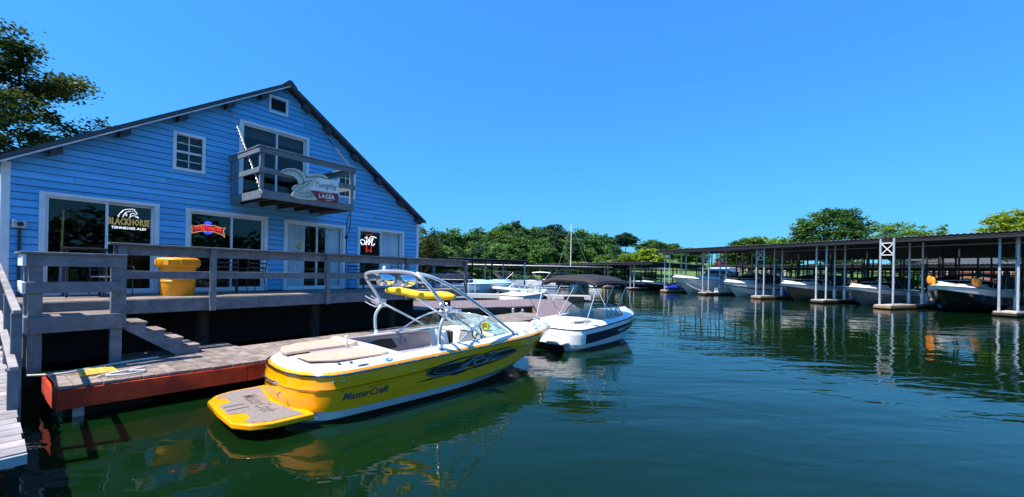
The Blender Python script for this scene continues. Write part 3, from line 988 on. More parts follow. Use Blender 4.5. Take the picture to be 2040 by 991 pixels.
# ================================================================ MAIN DECK along the house
set_frame(HOUSE_O, HOUSE_A)
deck = thing('deck', 'raised wooden deck with blue-grey railing along the boathouse front', 'deck', (5.5, -1, 1.2))
DX0, DX1, DY = -0.15, 11.25, -1.92
nbd = 13
for i in range(nbd):
    ya = -.05 + (DY + .05) * (i + 1) / nbd
    yb = -.05 + (DY + .05) * i / nbd
    for (xa, xb) in ((DX0, 3.4), (3.404, 7.2), (7.204, DX1)):
        MB().box(xa, xb, ya + .007, yb, DZ - .035, DZ + random.uniform(-.002, .003)).build('deck_board', 'deck_board', deck)
for (xa, xb) in ((DX0, 3.8), (3.803, 7.6), (7.603, DX1)):
    MB().box(xa, xb, DY - .045, DY - .002, DZ - .29, DZ - .012).build('fascia_board', 'grey_paint', deck, bevel=.005)
MB().box(DX1, DX1 + .045, DY - .045, -.05, DZ - .29, DZ - .012).build('fascia_board', 'grey_paint', deck)
for k in range(14):
    xx = DX0 + .2 + k * .83
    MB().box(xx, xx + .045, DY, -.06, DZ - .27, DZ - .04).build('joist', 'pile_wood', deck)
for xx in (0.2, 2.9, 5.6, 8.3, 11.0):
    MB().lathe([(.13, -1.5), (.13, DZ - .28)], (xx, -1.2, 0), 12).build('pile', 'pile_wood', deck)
POSTS = [1.36, 2.84, 5.53, 8.28, 11.15]
RT = 2.62
for xx in POSTS:
    MB().box(xx - .055, xx + .055, DY - .15, DY - .047, DZ - .30, RT - .0).build('rail_post', 'grey_paint', deck, bevel=.006)
for (xa, xb) in ((1.24, 3.9), (3.903, 7.6), (7.603, 11.22)):
    for (za, zb) in ((RT - .19, RT), (RT - .66, RT - .50)):
        MB().box(xa, xb, DY - .045, DY - .005, za, zb).build('rail_board', 'grey_paint', deck, bevel=.005)
    MB().box(xa - .08 if xa < 2 else xa, xb, DY - .19, DY + .02, RT + .002, RT + .04).build('rail_cap', 'grey_paint', deck, bevel=.006)
# rail at the far end of the deck
for (za, zb) in ((RT - .19, RT), (RT - .66, RT - .50)):
    MB().box(11.18, 11.22, DY, -.2, za, zb).build('rail_board', 'grey_paint', deck)
MB().box(11.1, 11.3, DY + .03, -.2, RT + .002, RT + .04).build('rail_cap', 'grey_paint', deck)
MB().box(11.11, 11.21, -.25, -.15, DZ, RT).build('rail_post', 'grey_paint', deck)

# ================================================================ STAIR LANDING and steps
LZ, LX0, LX1, LY = 1.37, 0.14, 1.20, -2.92
land = thing('stair_landing', 'blue-grey stair landing with boxed board railing beside the gangway', 'landing', (.6, -2.4, .5))
n_ = 8
for i in range(n_):
    ya = DY - .055 + (LY - DY + .055) * (i + 1) / n_
    yb = DY - .055 + (LY - DY + .055) * i / n_
    MB().box(LX0 + .02, LX1, ya + .008, yb, LZ - .035, LZ + random.uniform(-.002, .003)).build('deck_board', 'deck_board', land)
MB().box(LX0, LX1 + .02, LY - .045, LY - .002, LZ - .25, LZ + .01).build('fascia_board', 'grey_paint', land, bevel=.005)
MB().box(LX0 - .045, LX0 - .002, LY - .045, DY - .06, LZ - .25, LZ + .01).build('fascia_board', 'grey_paint', land, bevel=.005)
MB().box(LX1 + .022, LX1 + .06, LY - .045, DY - .16, LZ - .25, LZ - .03).build('fascia_board', 'grey_paint', land)
LT = 2.38
for (xx, yy) in ((LX0 + .07, LY + .055), (LX1 - .06, LY + .055)):
    MB().box(xx - .075, xx + .075, yy - .05, yy + .05, .50, LT - .001).build('rail_post', 'grey_paint', land, bevel=.006)
MB().box(LX0 - .01, LX0 + .1, DY - .30, DY - .2, .5, LT).build('rail_post', 'grey_paint', land, bevel=.006)
for (za, zb) in ((LT - .19, LT), (LT - .62, LT - .44)):
    MB().box(LX0 - .03, LX1 + .03, LY - .045, LY - .004, za, zb).build('rail_board', 'grey_paint', land, bevel=.005)
    MB().box(LX0 - .072, LX0 - .032, LY - .045, DY - .18, za, zb).build('rail_board', 'old_trim_and_sunlit', land, bevel=.005)  # side boards near white: sunlight on that face put into the colour
MB().box(LX0 - .10, LX1 + .06, LY - .09, LY + .12, LT + .002, LT + .04).build('rail_cap', 'grey_paint', land, bevel=.006)
MB().box(LX0 - .11, LX0 + .08, LY + .122, DY - .16, LT + .002, LT + .04).build('rail_cap', 'grey_paint', land, bevel=.006)
# steps going down along the dock
stp = thing('steps', 'short wooden steps leading down from the landing to the dock', 'stairs', (1.7, -2.6, .5))
rise = (LZ - .50) / 5
for k in range(4):
    zt = LZ - rise * (k + 1)
    xa = LX1 + .062 + k * .27
    MB().box(xa, xa + .30, LY + .02, DY - .22, zt - .04, zt).build('tread', 'deck_board', stp, bevel=.004)
for yy in (LY + .03, DY - .26):
    st = MB()
    prof = [(LX1 + .062, LZ - .30)]
    for k in range(4):
        zt = LZ - rise * (k + 1) - .042
        prof += [(LX1 + .065 + k * .27, zt), (LX1 + .065 + (k + 1) * .27, zt)]
    prof += [(LX1 + .065 + 4 * .27, .505), (LX1 + .80, .505)]
    st.prism(prof, lambda x, q: (x, yy - .022, q), lambda x, q: (x, yy + .022, q))
    st.build('stringer', 'grey_paint', stp)

# ================================================================ LOWER DOCK with red fascia
QZ = .50
low = thing('lower_dock', 'low plank dock with red-painted fascia beside the yellow boat', 'dock', (5, -3.6, 0))
QY0, QY1 = -4.55, -2.75
def front_y(x):      # the front edge is skewed at its left end
    return -4.24 - .12 * min(x, 2.6)
x = 0.34
random.seed(3)
while x < 13.9:
    wd = .138
    back = -3.0 if x < 1.1 else (-2.05 if x < 3.0 else QY1)
    qf = front_y(x)
    m_ = 'pole_and_sun_wood' if .62 < x < 1.12 and False else 'deck_board'
    MB().box(x, x + wd, qf + random.uniform(-.012, .012), back, QZ - .038, QZ + random.uniform(-.003, .003)).build('plank', m_, low)
    x += wd + .008
for (xa, xb) in ((.32, 4.2), (4.203, 8.6), (8.603, 13.9)):
    if xa < 1:
        MB().beam((xa, front_y(xa) + .01, QZ - .19), (2.6, front_y(2.6) + .01, QZ - .19), .05, .28).build('fascia_board', 'red_paint', low, bevel=.004)
    MB().box(max(xa, 2.605), xb, QY0 - .02, QY0 + .03, QZ - .33, QZ - .045).build('fascia_board', 'red_paint', low, bevel=.004)
    MB().box(max(xa, 2.6), xb, QY0 + .032, QY0 + .08, QZ - .25, QZ - .045).build('stringer', 'pile_wood', low)
    MB().box(max(xa, 1.2), xb, QY1 - .08, QY1 - .03, QZ - .33, QZ - .045).build('stringer', 'pile_wood', low)
MB().box(.28, .318, -4.24, -3.0, QZ - .3, QZ - .045).build('fascia_board', 'red_paint', low)
for xx in (.9, 3.2, 5.6, 8.0, 10.4, 12.8):
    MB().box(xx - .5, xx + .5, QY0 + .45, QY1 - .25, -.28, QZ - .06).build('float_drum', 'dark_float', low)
for xx in (.55, 4.6):
    MB().box(xx - .06, xx + .06, QY0 + .42, QY0 + .54, -1.2, QZ - .05).build('pile', 'galv', low)
# loose white ropes on the dock
def rope(name, pts, r, label, m_='rope_white'):
    o = MB().tube(smooth_path(pts, 6), r, 6).build(name, m_, base=pts[0], smooth=True)
    return tag(o, label, 'rope')
rope('dock_rope', [(.12, -3.2, .525), (.45, -3.42, .53), (.8, -3.25, .525), (1.2, -3.12, .53), (1.7, -3.0, .525)], .018, 'white rope lying loosely under the landing posts')
rope('dock_rope', [(.75, -4.05, .525), (1.0, -3.9, .53), (1.3, -4.05, .525), (1.1, -4.2, .53), (.85, -4.05, .535), (1.35, -3.85, .54)], .016, 'tangled white rope at the dock\'s red front edge')
# sun patch on the dock planks, put in as yellow boards
tp = thing('sun_patch', 'sun patch under the landing, laid as yellow boards', 'sun patch', (.85, -3.5, QZ))
for k in range(4):
    MB().box(.62 + k * .105, .715 + k * .105, -3.80, -3.2, QZ + .006, QZ + .028).build('board', 'pole_and_sun_wood', tp)

# ================================================================ GANGWAY on the left
gw = thing('gangway', 'sloping grey plank gangway with handrails at the left edge', 'gangway', (-.6, -4, .6))
def gz(y):       # walking surface rises toward the house
    return 0.52 + (y + 7.0) * 0.128
GX0, GX1 = -1.35, -0.13
y = -7.0
while y < -.25:
    wd = .138
    dx_ = random.uniform(-.012, .012)
    z0_, z1_ = gz(y), gz(y + wd)
    MB().hexa([(GX0, y, z0_ - .04), (GX1 + dx_, y, z0_ - .04), (GX1 + dx_, y + wd, z1_ - .04), (GX0, y + wd, z1_ - .04),
               (GX0, y, z0_), (GX1 + dx_, y, z0_), (GX1 + dx_, y + wd, z1_), (GX0, y + wd, z1_)]).build('plank', 'ramp_board', gw)
    y += wd + .009
for xx in (GX0 + .05, GX1 - .1):
    MB().hexa([(xx, -6.80, gz(-6.80) - .22), (xx + .05, -6.80, gz(-6.80) - .22), (xx + .05, -.3, gz(-.3) - .22), (xx, -.3, gz(-.3) - .22), (xx, -6.80, gz(-6.80) - .045), (xx + .05, -6.80, gz(-6.80) - .045), (xx + .05, -.3, gz(-.3) - .045), (xx, -.3, gz(-.3) - .045)]).build('stringer', 'ramp_board', gw)
MB().box(GX0, GX1 + .01, -7.05, -7.01, gz(-7.0) - .10, gz(-7.0) - .012).build('end_board', 'galv', gw)
for k, yy in enumerate((-5.35, -4.1, -2.85, -1.6, -.4)):
    MB().box(GX1 - .02, GX1 + .065, yy - .045, yy + .045, gz(yy) - .75 if k == 0 else gz(yy) - .2, gz(yy) + .93).build('rail_post', 'grey_paint', gw, bevel=.005)
for hgt, y0_ in ((.93, -5.42), (.42, -5.9)):
    ya, yb = y0_, -.3
    xa = GX1 - .05 if hgt < .9 else GX1 - .01
    MB().hexa([(xa, ya, gz(ya) + hgt), (xa + .065, ya, gz(ya) + hgt), (xa + .065, yb, gz(yb) + hgt), (xa, yb, gz(yb) + hgt), (xa, ya, gz(ya) + hgt + .045), (xa + .065, ya, gz(ya) + hgt + .045), (xa + .065, yb, gz(yb) + hgt + .045), (xa, yb, gz(yb) + hgt + .045)]).build('handrail' if hgt > .9 else 'lower_rail', 'ramp_board', gw, bevel=.005)
MB().box(GX1 - .06, GX1 + .02, -5.88, -5.80, gz(-5.8) - .2, gz(-5.8) + .42).build('rail_post', 'grey_paint', gw)
# float carrying the gangway foot
MB().box(GX0 - .1, GX1 - .2, -6.9, -5.2, -.3, .25).build('float_drum', 'dark_float', gw)

# ================================================================ THINGS ON THE DECK
dr = thing('trash_drum', 'yellow plastic drum with screw lid standing on the deck by the railing', 'drum', (2.49, -.95, DZ))
cx, cy = 2.49, -.95
MB().lathe([(.30, .0), (.315, .03), (.325, .3), (.335, .31), (.335, .34), (.325, .35), (.335, .66)], (cx, cy, DZ + .002), 28).build('drum_body', 'plastic_yellow', dr, autosmooth=35)
lid = MB().lathe([(.385, .0), (.40, .02), (.405, .17), (.385, .20), (.33, .22), (.30, .205)], (cx, cy, DZ + .65), 28).build('lid', 'plastic_yellow', dr, autosmooth=35)
for k in range(8):
    a = 2 * math.pi * k / 8
    MB().hexa([(cx + .395 * math.cos(a) - .06 * math.sin(a), cy + .395 * math.sin(a) + .06 * math.cos(a), DZ + .70), (cx + .395 * math.cos(a) + .06 * math.sin(a), cy + .395 * math.sin(a) - .06 * math.cos(a), DZ + .70),
               (cx + .42 * math.cos(a) + .05 * math.sin(a), cy + .42 * math.sin(a) - .05 * math.cos(a), DZ + .70), (cx + .42 * math.cos(a) - .05 * math.sin(a), cy + .42 * math.sin(a) + .05 * math.cos(a), DZ + .70),
               (cx + .39 * math.cos(a) - .06 * math.sin(a), cy + .39 * math.sin(a) + .06 * math.cos(a), DZ + .83), (cx + .39 * math.cos(a) + .06 * math.sin(a), cy + .39 * math.sin(a) - .06 * math.cos(a), DZ + .83),
               (cx + .41 * math.cos(a) + .05 * math.sin(a), cy + .41 * math.sin(a) - .05 * math.cos(a), DZ + .83), (cx + .41 * math.cos(a) - .05 * math.sin(a), cy + .41 * math.sin(a) + .05 * math.cos(a), DZ + .83)]).build('grip_rib', 'plastic_yellow', lid)
hz = MB()
random.seed(5)
for k in range(5):
    r_ = .13 + .03 * k
    hz.tube([(cx + .02 + r_ * math.cos(t * .5 + k), cy + r_ * .8 * math.sin(t * .5 + k), DZ + .89 + .02 * k * (k % 2) + .03 * math.sin(t * 1.3 + k)) for t in range(13)], .014, 6)
tag(hz.build('coiled_hose', 'purple_hose', base=(cx, cy, DZ + .87), smooth=True), 'dark red hose coiled on the yellow drum\'s lid', 'hose')

def patio_chair(x, y, rz, label):
    c = thing('patio_chair', label, 'chair', (x, y, DZ), group='metal chairs on the deck')
    global FR
    sv = FR
    q = lambda px, py, pz: (x + px * math.cos(rz) - py * math.sin(rz), y + px * math.sin(rz) + py * math.cos(rz), DZ + pz)
    for sx in (-.24, .24):
        MB().tube([q(sx, -.22, 0.005), q(sx, -.24, .43)], .012, 6).build('leg', 'block_dark', c)
        MB().tube([q(sx, .26, 0.005), q(sx, .2, .43)], .012, 6).build('leg', 'block_dark', c)
        MB().tube(smooth_path([q(sx, -.24, .43), q(sx, -.25, .64), q(sx, .05, .66), q(sx, .24, .62)], 4), .012, 6).build('arm', 'block_dark', c)
    s_ = MB()
    s_.hexa([q(-.25, -.25, .42), q(.25, -.25, .42), q(.25, .22, .41), q(-.25, .22, .41), q(-.25, -.25, .445), q(.25, -.25, .445), q(.25, .22, .435), q(-.25, .22, .435)])
    s_.build('seat', 'steel', c)
    b_ = MB()
    b_.tube(smooth_path([q(-.25, .2, .43), q(-.24, .27, .7), q(-.22, .31, .93), q(0, .32, .96), q(.22, .31, .93), q(.24, .27, .7), q(.25, .2, .43)], 4), .013, 6)
    for zz in (.55, .66, .77, .88):
        yy_ = .22 + .08 * (zz - .43) / .5
        b_.hexa([q(-.23, yy_, zz), q(.23, yy_, zz), q(.23, yy_ + .012, zz), q(-.23, yy_ + .012, zz), q(-.23, yy_, zz + .035), q(.23, yy_, zz + .035), q(.23, yy_ + .012, zz + .035), q(-.23, yy_ + .012, zz + .035)])
    b_.build('backrest', 'block_dark', c)
    return c
patio_chair(1.42, -.75, 0.35, 'dark metal chair with pale seat before the leftmost glass door')
patio_chair(3.55, -.62, 2.9, 'dark metal chair just right of the yellow drum')
patio_chair(4.15, -.6, 3.3, 'dark metal chair before the second door\'s right pane')
patio_chair(7.3, -.6, 2.6, 'dark metal chair under the hanging cable by the wall')
patio_chair(8.7, -.6, 3.2, 'dark metal chair before the rightmost door')
bt = thing('bar_table', 'small dark square table in front of the leftmost door', 'table', (1.0, -.5, DZ))
MB().box(.72, 1.36, -.78, -.2, DZ + .98, DZ + 1.02).build('table_top', 'post_dark', bt, bevel=.006)
for xx in (.77, 1.31):
    for yy in (-.73, -.25):
        MB().box(xx - .02, xx + .02, yy - .02, yy + .02, DZ + .003, DZ + .98).build('leg', 'block_dark', bt)
pl = thing('mop_pole', 'thin brown wooden pole with white lower end inside the leftmost door', 'pole', (.78, .4, DZ))
MB().tube([(.80, .42, 2.25), (.82, .42, 3.4)], .02, 8).build('wood_handle', 'pole_and_sun_wood', pl)
MB().tube([(.785, .42, 1.62), (.80, .42, 2.25)], .024, 8).build('white_end', 'white_trim', pl)
# ================================================================ BOAT KIT
def ring(Lb, Xs, beam, zf, r=.5, p=2.6, n=26, Lref=None):
    """Closed plan outline of a hull at one level: bow, starboard side, round stern, port side."""
    Lref = Lref or Lb
    side = []
    for i in range(n + 1):
        t = (1 - math.cos(math.pi * i / n)) / 2
        X = Lb + (Xs - Lb) * t
        xt = X * Lref / Lb if X > 0 else X
        b = max(0.0, beam(xt))
        if X < Xs + r:
            u = min(1, (Xs + r - X) / r)
            b *= max(0.0, 1 - u ** p) ** (1 / p)
        if i == 0:
            b = 0.004
        side.append((X, b, zf(xt)))
    return [(X, -b, q) for X, b, q in side] + [(X, b, q) for X, b, q in side[::-1][1:-1]]

def hull_side(levels, X, v):
    """Point on the starboard side; levels are rings (half lists), v in 0..len-1."""
    k = min(int(v), len(levels) - 2)
    f = v - k
    out = []
    for lv in (levels[k], levels[k + 1]):
        n = len(lv) // 2
        s_ = lv[:n + 1]
        for i in range(len(s_) - 1):
            if s_[i][0] >= X >= s_[i + 1][0]:
                a, b = Vector(s_[i]), Vector(s_[i + 1])
                t = (s_[i][0] - X) / max(1e-6, s_[i][0] - s_[i + 1][0])
                out.append(a.lerp(b, t))
                break
        else:
            out.append(Vector(s_[0] if X > s_[0][0] else s_[-1]))
    return out[0].lerp(out[1], f)

def deck_top(par, name, m_, rg, cock, zin, camber=.02):
    """Deck surface inside a ring, open over the cockpit (x0, x1, half-width fn)."""
    n = len(rg) // 2
    st = rg[:n + 1]
    d = MB()
    x0, x1, cw = cock
    def inck(X):
        return x0 <= X <= x1
    for i in range(n):
        (Xa, Ya, Za), (Xb, Yb, Zb) = st[i], st[i + 1]
        ca = min(cw(Xa), -Ya - .02) if inck(Xa) else 0
        cb = min(cw(Xb), -Yb - .02) if inck(Xb) else 0
        if inck(Xa) and inck(Xb):
            for s_ in (-1, 1):
                q = [(Xa, s_ * -Ya, Za), (Xa, s_ * ca, Za + zin), (Xb, s_ * cb, Zb + zin), (Xb, s_ * -Yb, Zb)]
                d.add(q if s_ < 0 else q[::-1], [(0, 1, 2, 3)])
        else:
            d.add([(Xa, Ya, Za), (Xa, 0, Za + camber), (Xb, 0, Zb + camber), (Xb, Yb, Zb)], [(0, 1, 2, 3)])
            d.add([(Xa, -Ya, Za), (Xa, 0, Za + camber), (Xb, 0, Zb + camber), (Xb, -Yb, Zb)], [(3, 2, 1, 0)])
    return d.build(name, m_, par, smooth=True)

def liner(par, rg, cock, zf, zin, m_wall, m_floor):
    n = len(rg) // 2
    x0, x1, cw = cock
    st = [(X, min(cw(X), -Y - .02), Z) for X, Y, Z in rg[:n + 1] if x0 <= X <= x1]
    d = MB()
    for s_ in (-1, 1):
        d.loft([[(X, s_ * c, Z + zin) for X, c, Z in st], [(X, s_ * (c - .03), Z - .12) for X, c, Z in st], [(X, s_ * (c - .06), zf) for X, c, Z in st]])
    for X, c, Z in (st[0], st[-1]):
        d.add([(X, -c, Z + zin), (X, c, Z + zin), (X, c - .06, zf), (X, -c + .06, zf)], [(0, 1, 2, 3)])
    d.build('cockpit_liner', m_wall, par)
    f = MB()
    f.loft([[(X, -c + .05, zf + .004) for X, c, Z in st], [(X, c - .05, zf + .004) for X, c, Z in st]])
    f.build('cockpit_floor', m_floor, par)

def pad(poly, z0, z1, name, m_, par, bevel=.03):
    o = MB().prism(poly, lambda x, y: (x, y, z0), lambda x, y: (x, y, z1)).build(name, m_, par)
    if bevel:
        md = o.modifiers.new('bevel', 'BEVEL')
        md.width = bevel
        md.segments = 3
        md.limit_method = 'ANGLE'
        md.angle_limit = R(50)
        o.data.polygons.foreach_set('use_smooth', [True] * len(o.data.polygons))
        o.data.set_sharp_from_angle(angle=R(50))
    return o

def seat(par, x, y, z, wd=.5, name='seat', m_='vinyl_cream', face=1, back=.5):
    s_ = pad([(x - .25, y - wd / 2), (x + .25, y - wd / 2), (x + .25, y + wd / 2), (x - .25, y + wd / 2)], z, z + .16, name, m_, par, .05)
    xa = x - face * .25
    b_ = MB().hexa([(xa - .05, y - wd / 2, z + .1), (xa + .07, y - wd / 2, z + .1), (xa + .07, y + wd / 2, z + .1), (xa - .05, y + wd / 2, z + .1),
                    (xa - .05 - face * .10, y - wd / 2 + .03, z + back), (xa + .05 - face * .10, y - wd / 2 + .03, z + back), (xa + .05 - face * .10, y + wd / 2 - .03, z + back), (xa - .05 - face * .10, y + wd / 2 - .03, z + back)])
    o = b_.build('backrest', m_, s_)
    md = o.modifiers.new('bevel', 'BEVEL'); md.width = .035; md.segments = 3
    return s_

# ================================================================ YELLOW WAKEBOARD BOAT
set_frame((-3.49, 6.22, 0), 48.6)
yb = thing('wakeboard_boat', 'yellow and white wakeboard boat with chrome tower and black hull swirls', 'boat', (3.2, 0, 0))
YL = 6.9
yg = table([(-.2, 1.06), (.5, 1.11), (1.2, 1.15), (2.2, 1.18), (3.2, 1.165), (4.2, 1.09), (5.1, .92), (5.8, .68), (6.4, .37), (6.75, .15), (6.9, .01)])
yz = table([(-.2, .70), (1.5, .75), (3.0, .785), (4.5, .785), (6.0, .765), (6.9, .755)])
XS = -.14
def bowz(x, z_, zb):
    t = max(0, (x - 3.0) / (YL - 3.0)) ** 1.7
    return z_ + (zb - z_) * t
L0 = ring(YL, XS, yg, yz, r=.62, p=2.3)
lv = [L0,
      ring(YL - .01, XS, lambda x: yg(x) + .0, lambda x: yz(x) - .05, .62, 2.3, Lref=YL),
      ring(YL - .10, XS - .03, lambda x: yg(x) + .015, lambda x: bowz(x, yz(x) - .19, .70), .62, 2.3, Lref=YL),
      ring(YL - .13, XS - .015, lambda x: yg(x) - .012, lambda x: bowz(x, yz(x) - .225, .685), .62, 2.3, Lref=YL),
      ring(YL - .24, XS - .03, lambda x: yg(x) - .02, lambda x: bowz(x, yz(x) - .36, .64), .62, 2.3, Lref=YL),
      ring(YL - .40, XS - .0, lambda x: yg(x) * .985 - .02, lambda x: bowz(x, .195, .58), .6, 2.3, Lref=YL)]
hull = MB().loft(lv, ring_closed=True).build('hull', 'gel_yellow', yb, autosmooth=28)
lw = [lv[-1],
      ring(YL - .41, XS + .005, lambda x: yg(x) * .985 - .04, lambda x: bowz(x, .185, .565), .6, 2.3, Lref=YL),
      ring(YL - .80, XS + .02, lambda x: yg(x) * .93 - .05, lambda x: bowz(x, .06, .40), .55, 2.5, Lref=YL),
      ring(YL - .86, XS + .03, lambda x: yg(x) * .88 - .05, lambda x: bowz(x, .045, .37), .5, 2.5, Lref=YL),
      ring(YL - 2.1, XS + .1, lambda x: yg(x) * .3, lambda x: -.28 + .25 * max(0, (x - 5) / 1.9), .4, 2.5, Lref=YL)]
MB().loft(lw, ring_closed=True).build('hull_bottom', 'gel_white', yb, autosmooth=28)
# rub rail
MB().tube([(x, y * 1.004, q + .0) for x, y, q in L0], .014, 6, closed=True).build('rub_rail', 'black_gloss', hull)
MB().tube([(x + (.012 if x > 3 else -.014 * max(0, 1 - x)), y + math.copysign(.014, y), q + .004) for x, y, q in L0], .0085, 5, closed=True).build('rail_insert', 'chrome', hull)
# yellow lip and white deck
D0 = ring(YL - .01, XS + .01, lambda x: yg(x) - .008, lambda x: yz(x) + .012, .62, 2.3, Lref=YL)
D1 = ring(YL - .05, XS + .04, lambda x: yg(x) - .03, lambda x: yz(x) + .045, .62, 2.3, Lref=YL)
D2 = ring(YL - .12, XS + .09, lambda x: yg(x) - .075, lambda x: yz(x) + .085, .6, 2.3, Lref=YL)
D3 = ring(YL - .22, XS + .17, lambda x: max(.003, yg(x) - .16), lambda x: yz(x) + .115, .58, 2.3, Lref=YL)
MB().loft([D0, D1], ring_closed=True).build('gunwale_lip', 'gel_yellow', hull, smooth=True)
MB().loft([D1, D2, D3], ring_closed=True).build('gunwale', 'gel_white', yb, smooth=True)
CK = (1.24, 4.15, lambda x: min(.93, .93 - .10 * max(0, x - 3.3)))
deck_y = deck_top(yb, 'deck_moulding', 'gel_white', D3, CK, -.01, .015)
liner(yb, D3, CK, .18, -.012, 'vinyl_taupe', 'carpet')
# engine-hatch sun pads with head rolls, aisle between
zp = .862
pad([(.05, .12), (.05, .36), (.16, .62), (.44, .82), (1.12, .90), (1.12, .12)], zp, zp + .055, 'sun_pad', 'vinyl_tan', yb, .03)
pad([(.10, -.10), (.12, -.58), (.42, -.82), (1.12, -.89), (1.12, -.10)], zp, zp + .03, 'sun_pad', 'vinyl_tan', yb, .012)
pad([(1.10, .10), (1.10, .90), (1.26, .90), (1.26, .10)], zp - .02, zp + .095, 'head_roll', 'vinyl_tan_light', yb, .05)
pad([(1.10, -.12), (1.10, -.89), (1.28, -.89), (1.28, -.12)], zp - .05, zp + .055, 'head_roll', 'vinyl_tan_light', yb, .045)
MB().box(.4, 1.10, -.085, .105, zp + .005, zp + .012).build('aisle_tread', 'vinyl_taupe', yb)
MB().tube([(.98, 0, zp), (.98, 0, 1.06)], .026, 10).ell((.98, 0, 1.07), .036, .036, .03).build('tow_pylon', 'gel_white', yb, smooth=True)
# seats, consoles
seat(yb, 1.62, .45, .26, .75, 'bench_seat', 'vinyl_cream')
seat(yb, 1.62, -.40, .26, .75, 'bench_seat', 'vinyl_cream')
seat(yb, 2.95, -.45, .48, .52, 'driver_seat', 'gel_white', back=.62)
pad([(2.72, -.72), (2.78, -.72), (2.78, -.18), (2.72, -.18)], .62, 1.08, 'seat_shell', 'black', yb, .03)
seat(yb, 3.45, .52, .36, .7, 'lounge_seat', 'vinyl_cream', face=-1, back=.56)
for yy in (-.56, .56):
    pad([(3.7, yy - .32), (4.16, yy - .30), (4.16, yy + .28), (3.7, yy + .30)], .19, .93, 'console', 'vinyl_cream', yb, .05)
MB().tube([(3.60 + .03 * math.cos(t * .5), -.52 + .17 * math.cos(t * math.pi / 8), .93 + .17 * math.sin(t * math.pi / 8)) for t in range(16)], .016, 6, closed=True).tube([(3.6, -.52, .93), (3.72, -.52, .88)], .02).build('steering_wheel', 'black', yb)
rc = MB()
for k in range(4):
    rc.tube([(3.95 + .02 * k, -.42 + (.10 - .012 * k) * math.cos(t * math.pi / 6), 1.03 + (.085 - .012 * k) * math.sin(t * math.pi / 6)) for t in range(12)], .018, 6, closed=True)
tag(rc.build('tow_rope', 'canvas_yellow', base=(3.95, -.42, .95), smooth=True), 'yellow tow rope coil on the yellow boat\'s dashboard', 'rope')
gear = MB()
random.seed(8)
for k in range(9):
    gear.ell((1.55 + .12 * k, -.55 + random.uniform(-.12, .12), .72 + random.uniform(0, .05)), .12, .10, .05, 8, 5)
gear.build('gear_bag', 'black', yb, smooth=True)
pad([(1.4, -.88), (3.1, -.86), (3.1, -.74), (1.4, -.74)], .72, .86, 'coaming_bolster', 'vinyl_taupe', yb, .04)
# port interior panel details
pk = [(1.45, .58), (1.75, .72), (2.15, .79), (2.40, .78), (2.56, .58), (2.0, .56)]
MB().prism(pk, lambda x, q: (x, .862, q - .01), lambda x, q: (x, .93, q - .01)).build('side_pocket', 'black', yb)
MB().lathe([(.085, 0), (.085, -.02), (.07, -.028)], (2.72, .885, .69), 20, 'Y').build('speaker_ring', 'decal_silver', yb)
MB().lathe([(.068, 0), (.02, .01)], (2.72, .857, .69), 20, 'Y').build('speaker_cone', 'vinyl_taupe', yb)
pad([(1.35, .865), (4.0, .80), (4.0, .90), (1.35, .93)], .84, .895, 'coaming_bolster', 'vinyl_taupe', yb, .03)
# windscreen
def pane(par, pts, m_='windscreen', name='windscreen_pane'):
    P = [Vector(p) for p in pts]
    nrm = (P[1] - P[0]).cross(P[2] - P[0]).normalized() * .004
    n_ = len(P)
    d = MB()
    d.v = [tuple(p) for p in P] + [tuple(p + nrm) for p in P]
    d.f = [tuple(range(n_))[::-1], tuple(range(n_, 2 * n_))] + [(i, (i + 1) % n_, n_ + (i + 1) % n_, n_ + i) for i in range(n_)]
    return d.build(name, m_, par)
ws = MB()
def mir(p, s_):
    return (p[0], p[1] * s_, p[2])
A_, B_, C_ = (2.62, -.985, .87), (4.32, -.80, .885), (3.58, -.86, 1.285)
E_, F_ = (4.52, -.30, .93), (3.74, -.30, 1.30)
M1, M2 = (2.95, -.965, 1.06), (3.28, -.92, 1.21)
wsr = None
for s_ in (1, -1):
    a, b, c, e, f, m1, m2 = [mir(p, s_) for p in (A_, B_, C_, E_, F_, M1, M2)]
    ws.tube(smooth_path([a, m1, m2, c], 4), .017, 6).tube([a, ((a[0] + b[0]) / 2, (a[1] + b[1]) / 2 - .03 * s_, .885), b], .015, 6).tube([c, b], .014, 6).tube([c, f], .017, 6).tube([b, e], .014, 6).tube([e, f], .014, 6)
ws.tube([mir(F_, 1), mir(F_, -1)], .015, 6).tube([mir(E_, 1), mir(E_, -1)], .014, 6)
wso = ws.build('windscreen_frame', 'alu', yb, smooth=True)
for s_ in (1, -1):
    a, b, c, e, f, m1, m2 = [mir(p, s_) for p in (A_, B_, C_, E_, F_, M1, M2)]
    pane(wso, [a, b, c, m2, m1])
    pane(wso, [b, e, f, c])
pane(wso, [E_, mir(E_, -1), mir(F_, -1), F_])
# bow cushions and bow rail
pad([(4.35, -.62), (5.6, -.42), (6.1, -.2), (6.1, .2), (5.6, .42), (4.35, .62)], .86, .905, 'bow_cushion', 'vinyl_cream', yb, .02)
MB().tube(smooth_path([(5.55, -.52, .90), (5.6, -.5, .97), (5.95, -.36, .97), (6.0, -.34, .90)], 4), .011, 6).build('bow_handle', 'chrome', yb, smooth=True)
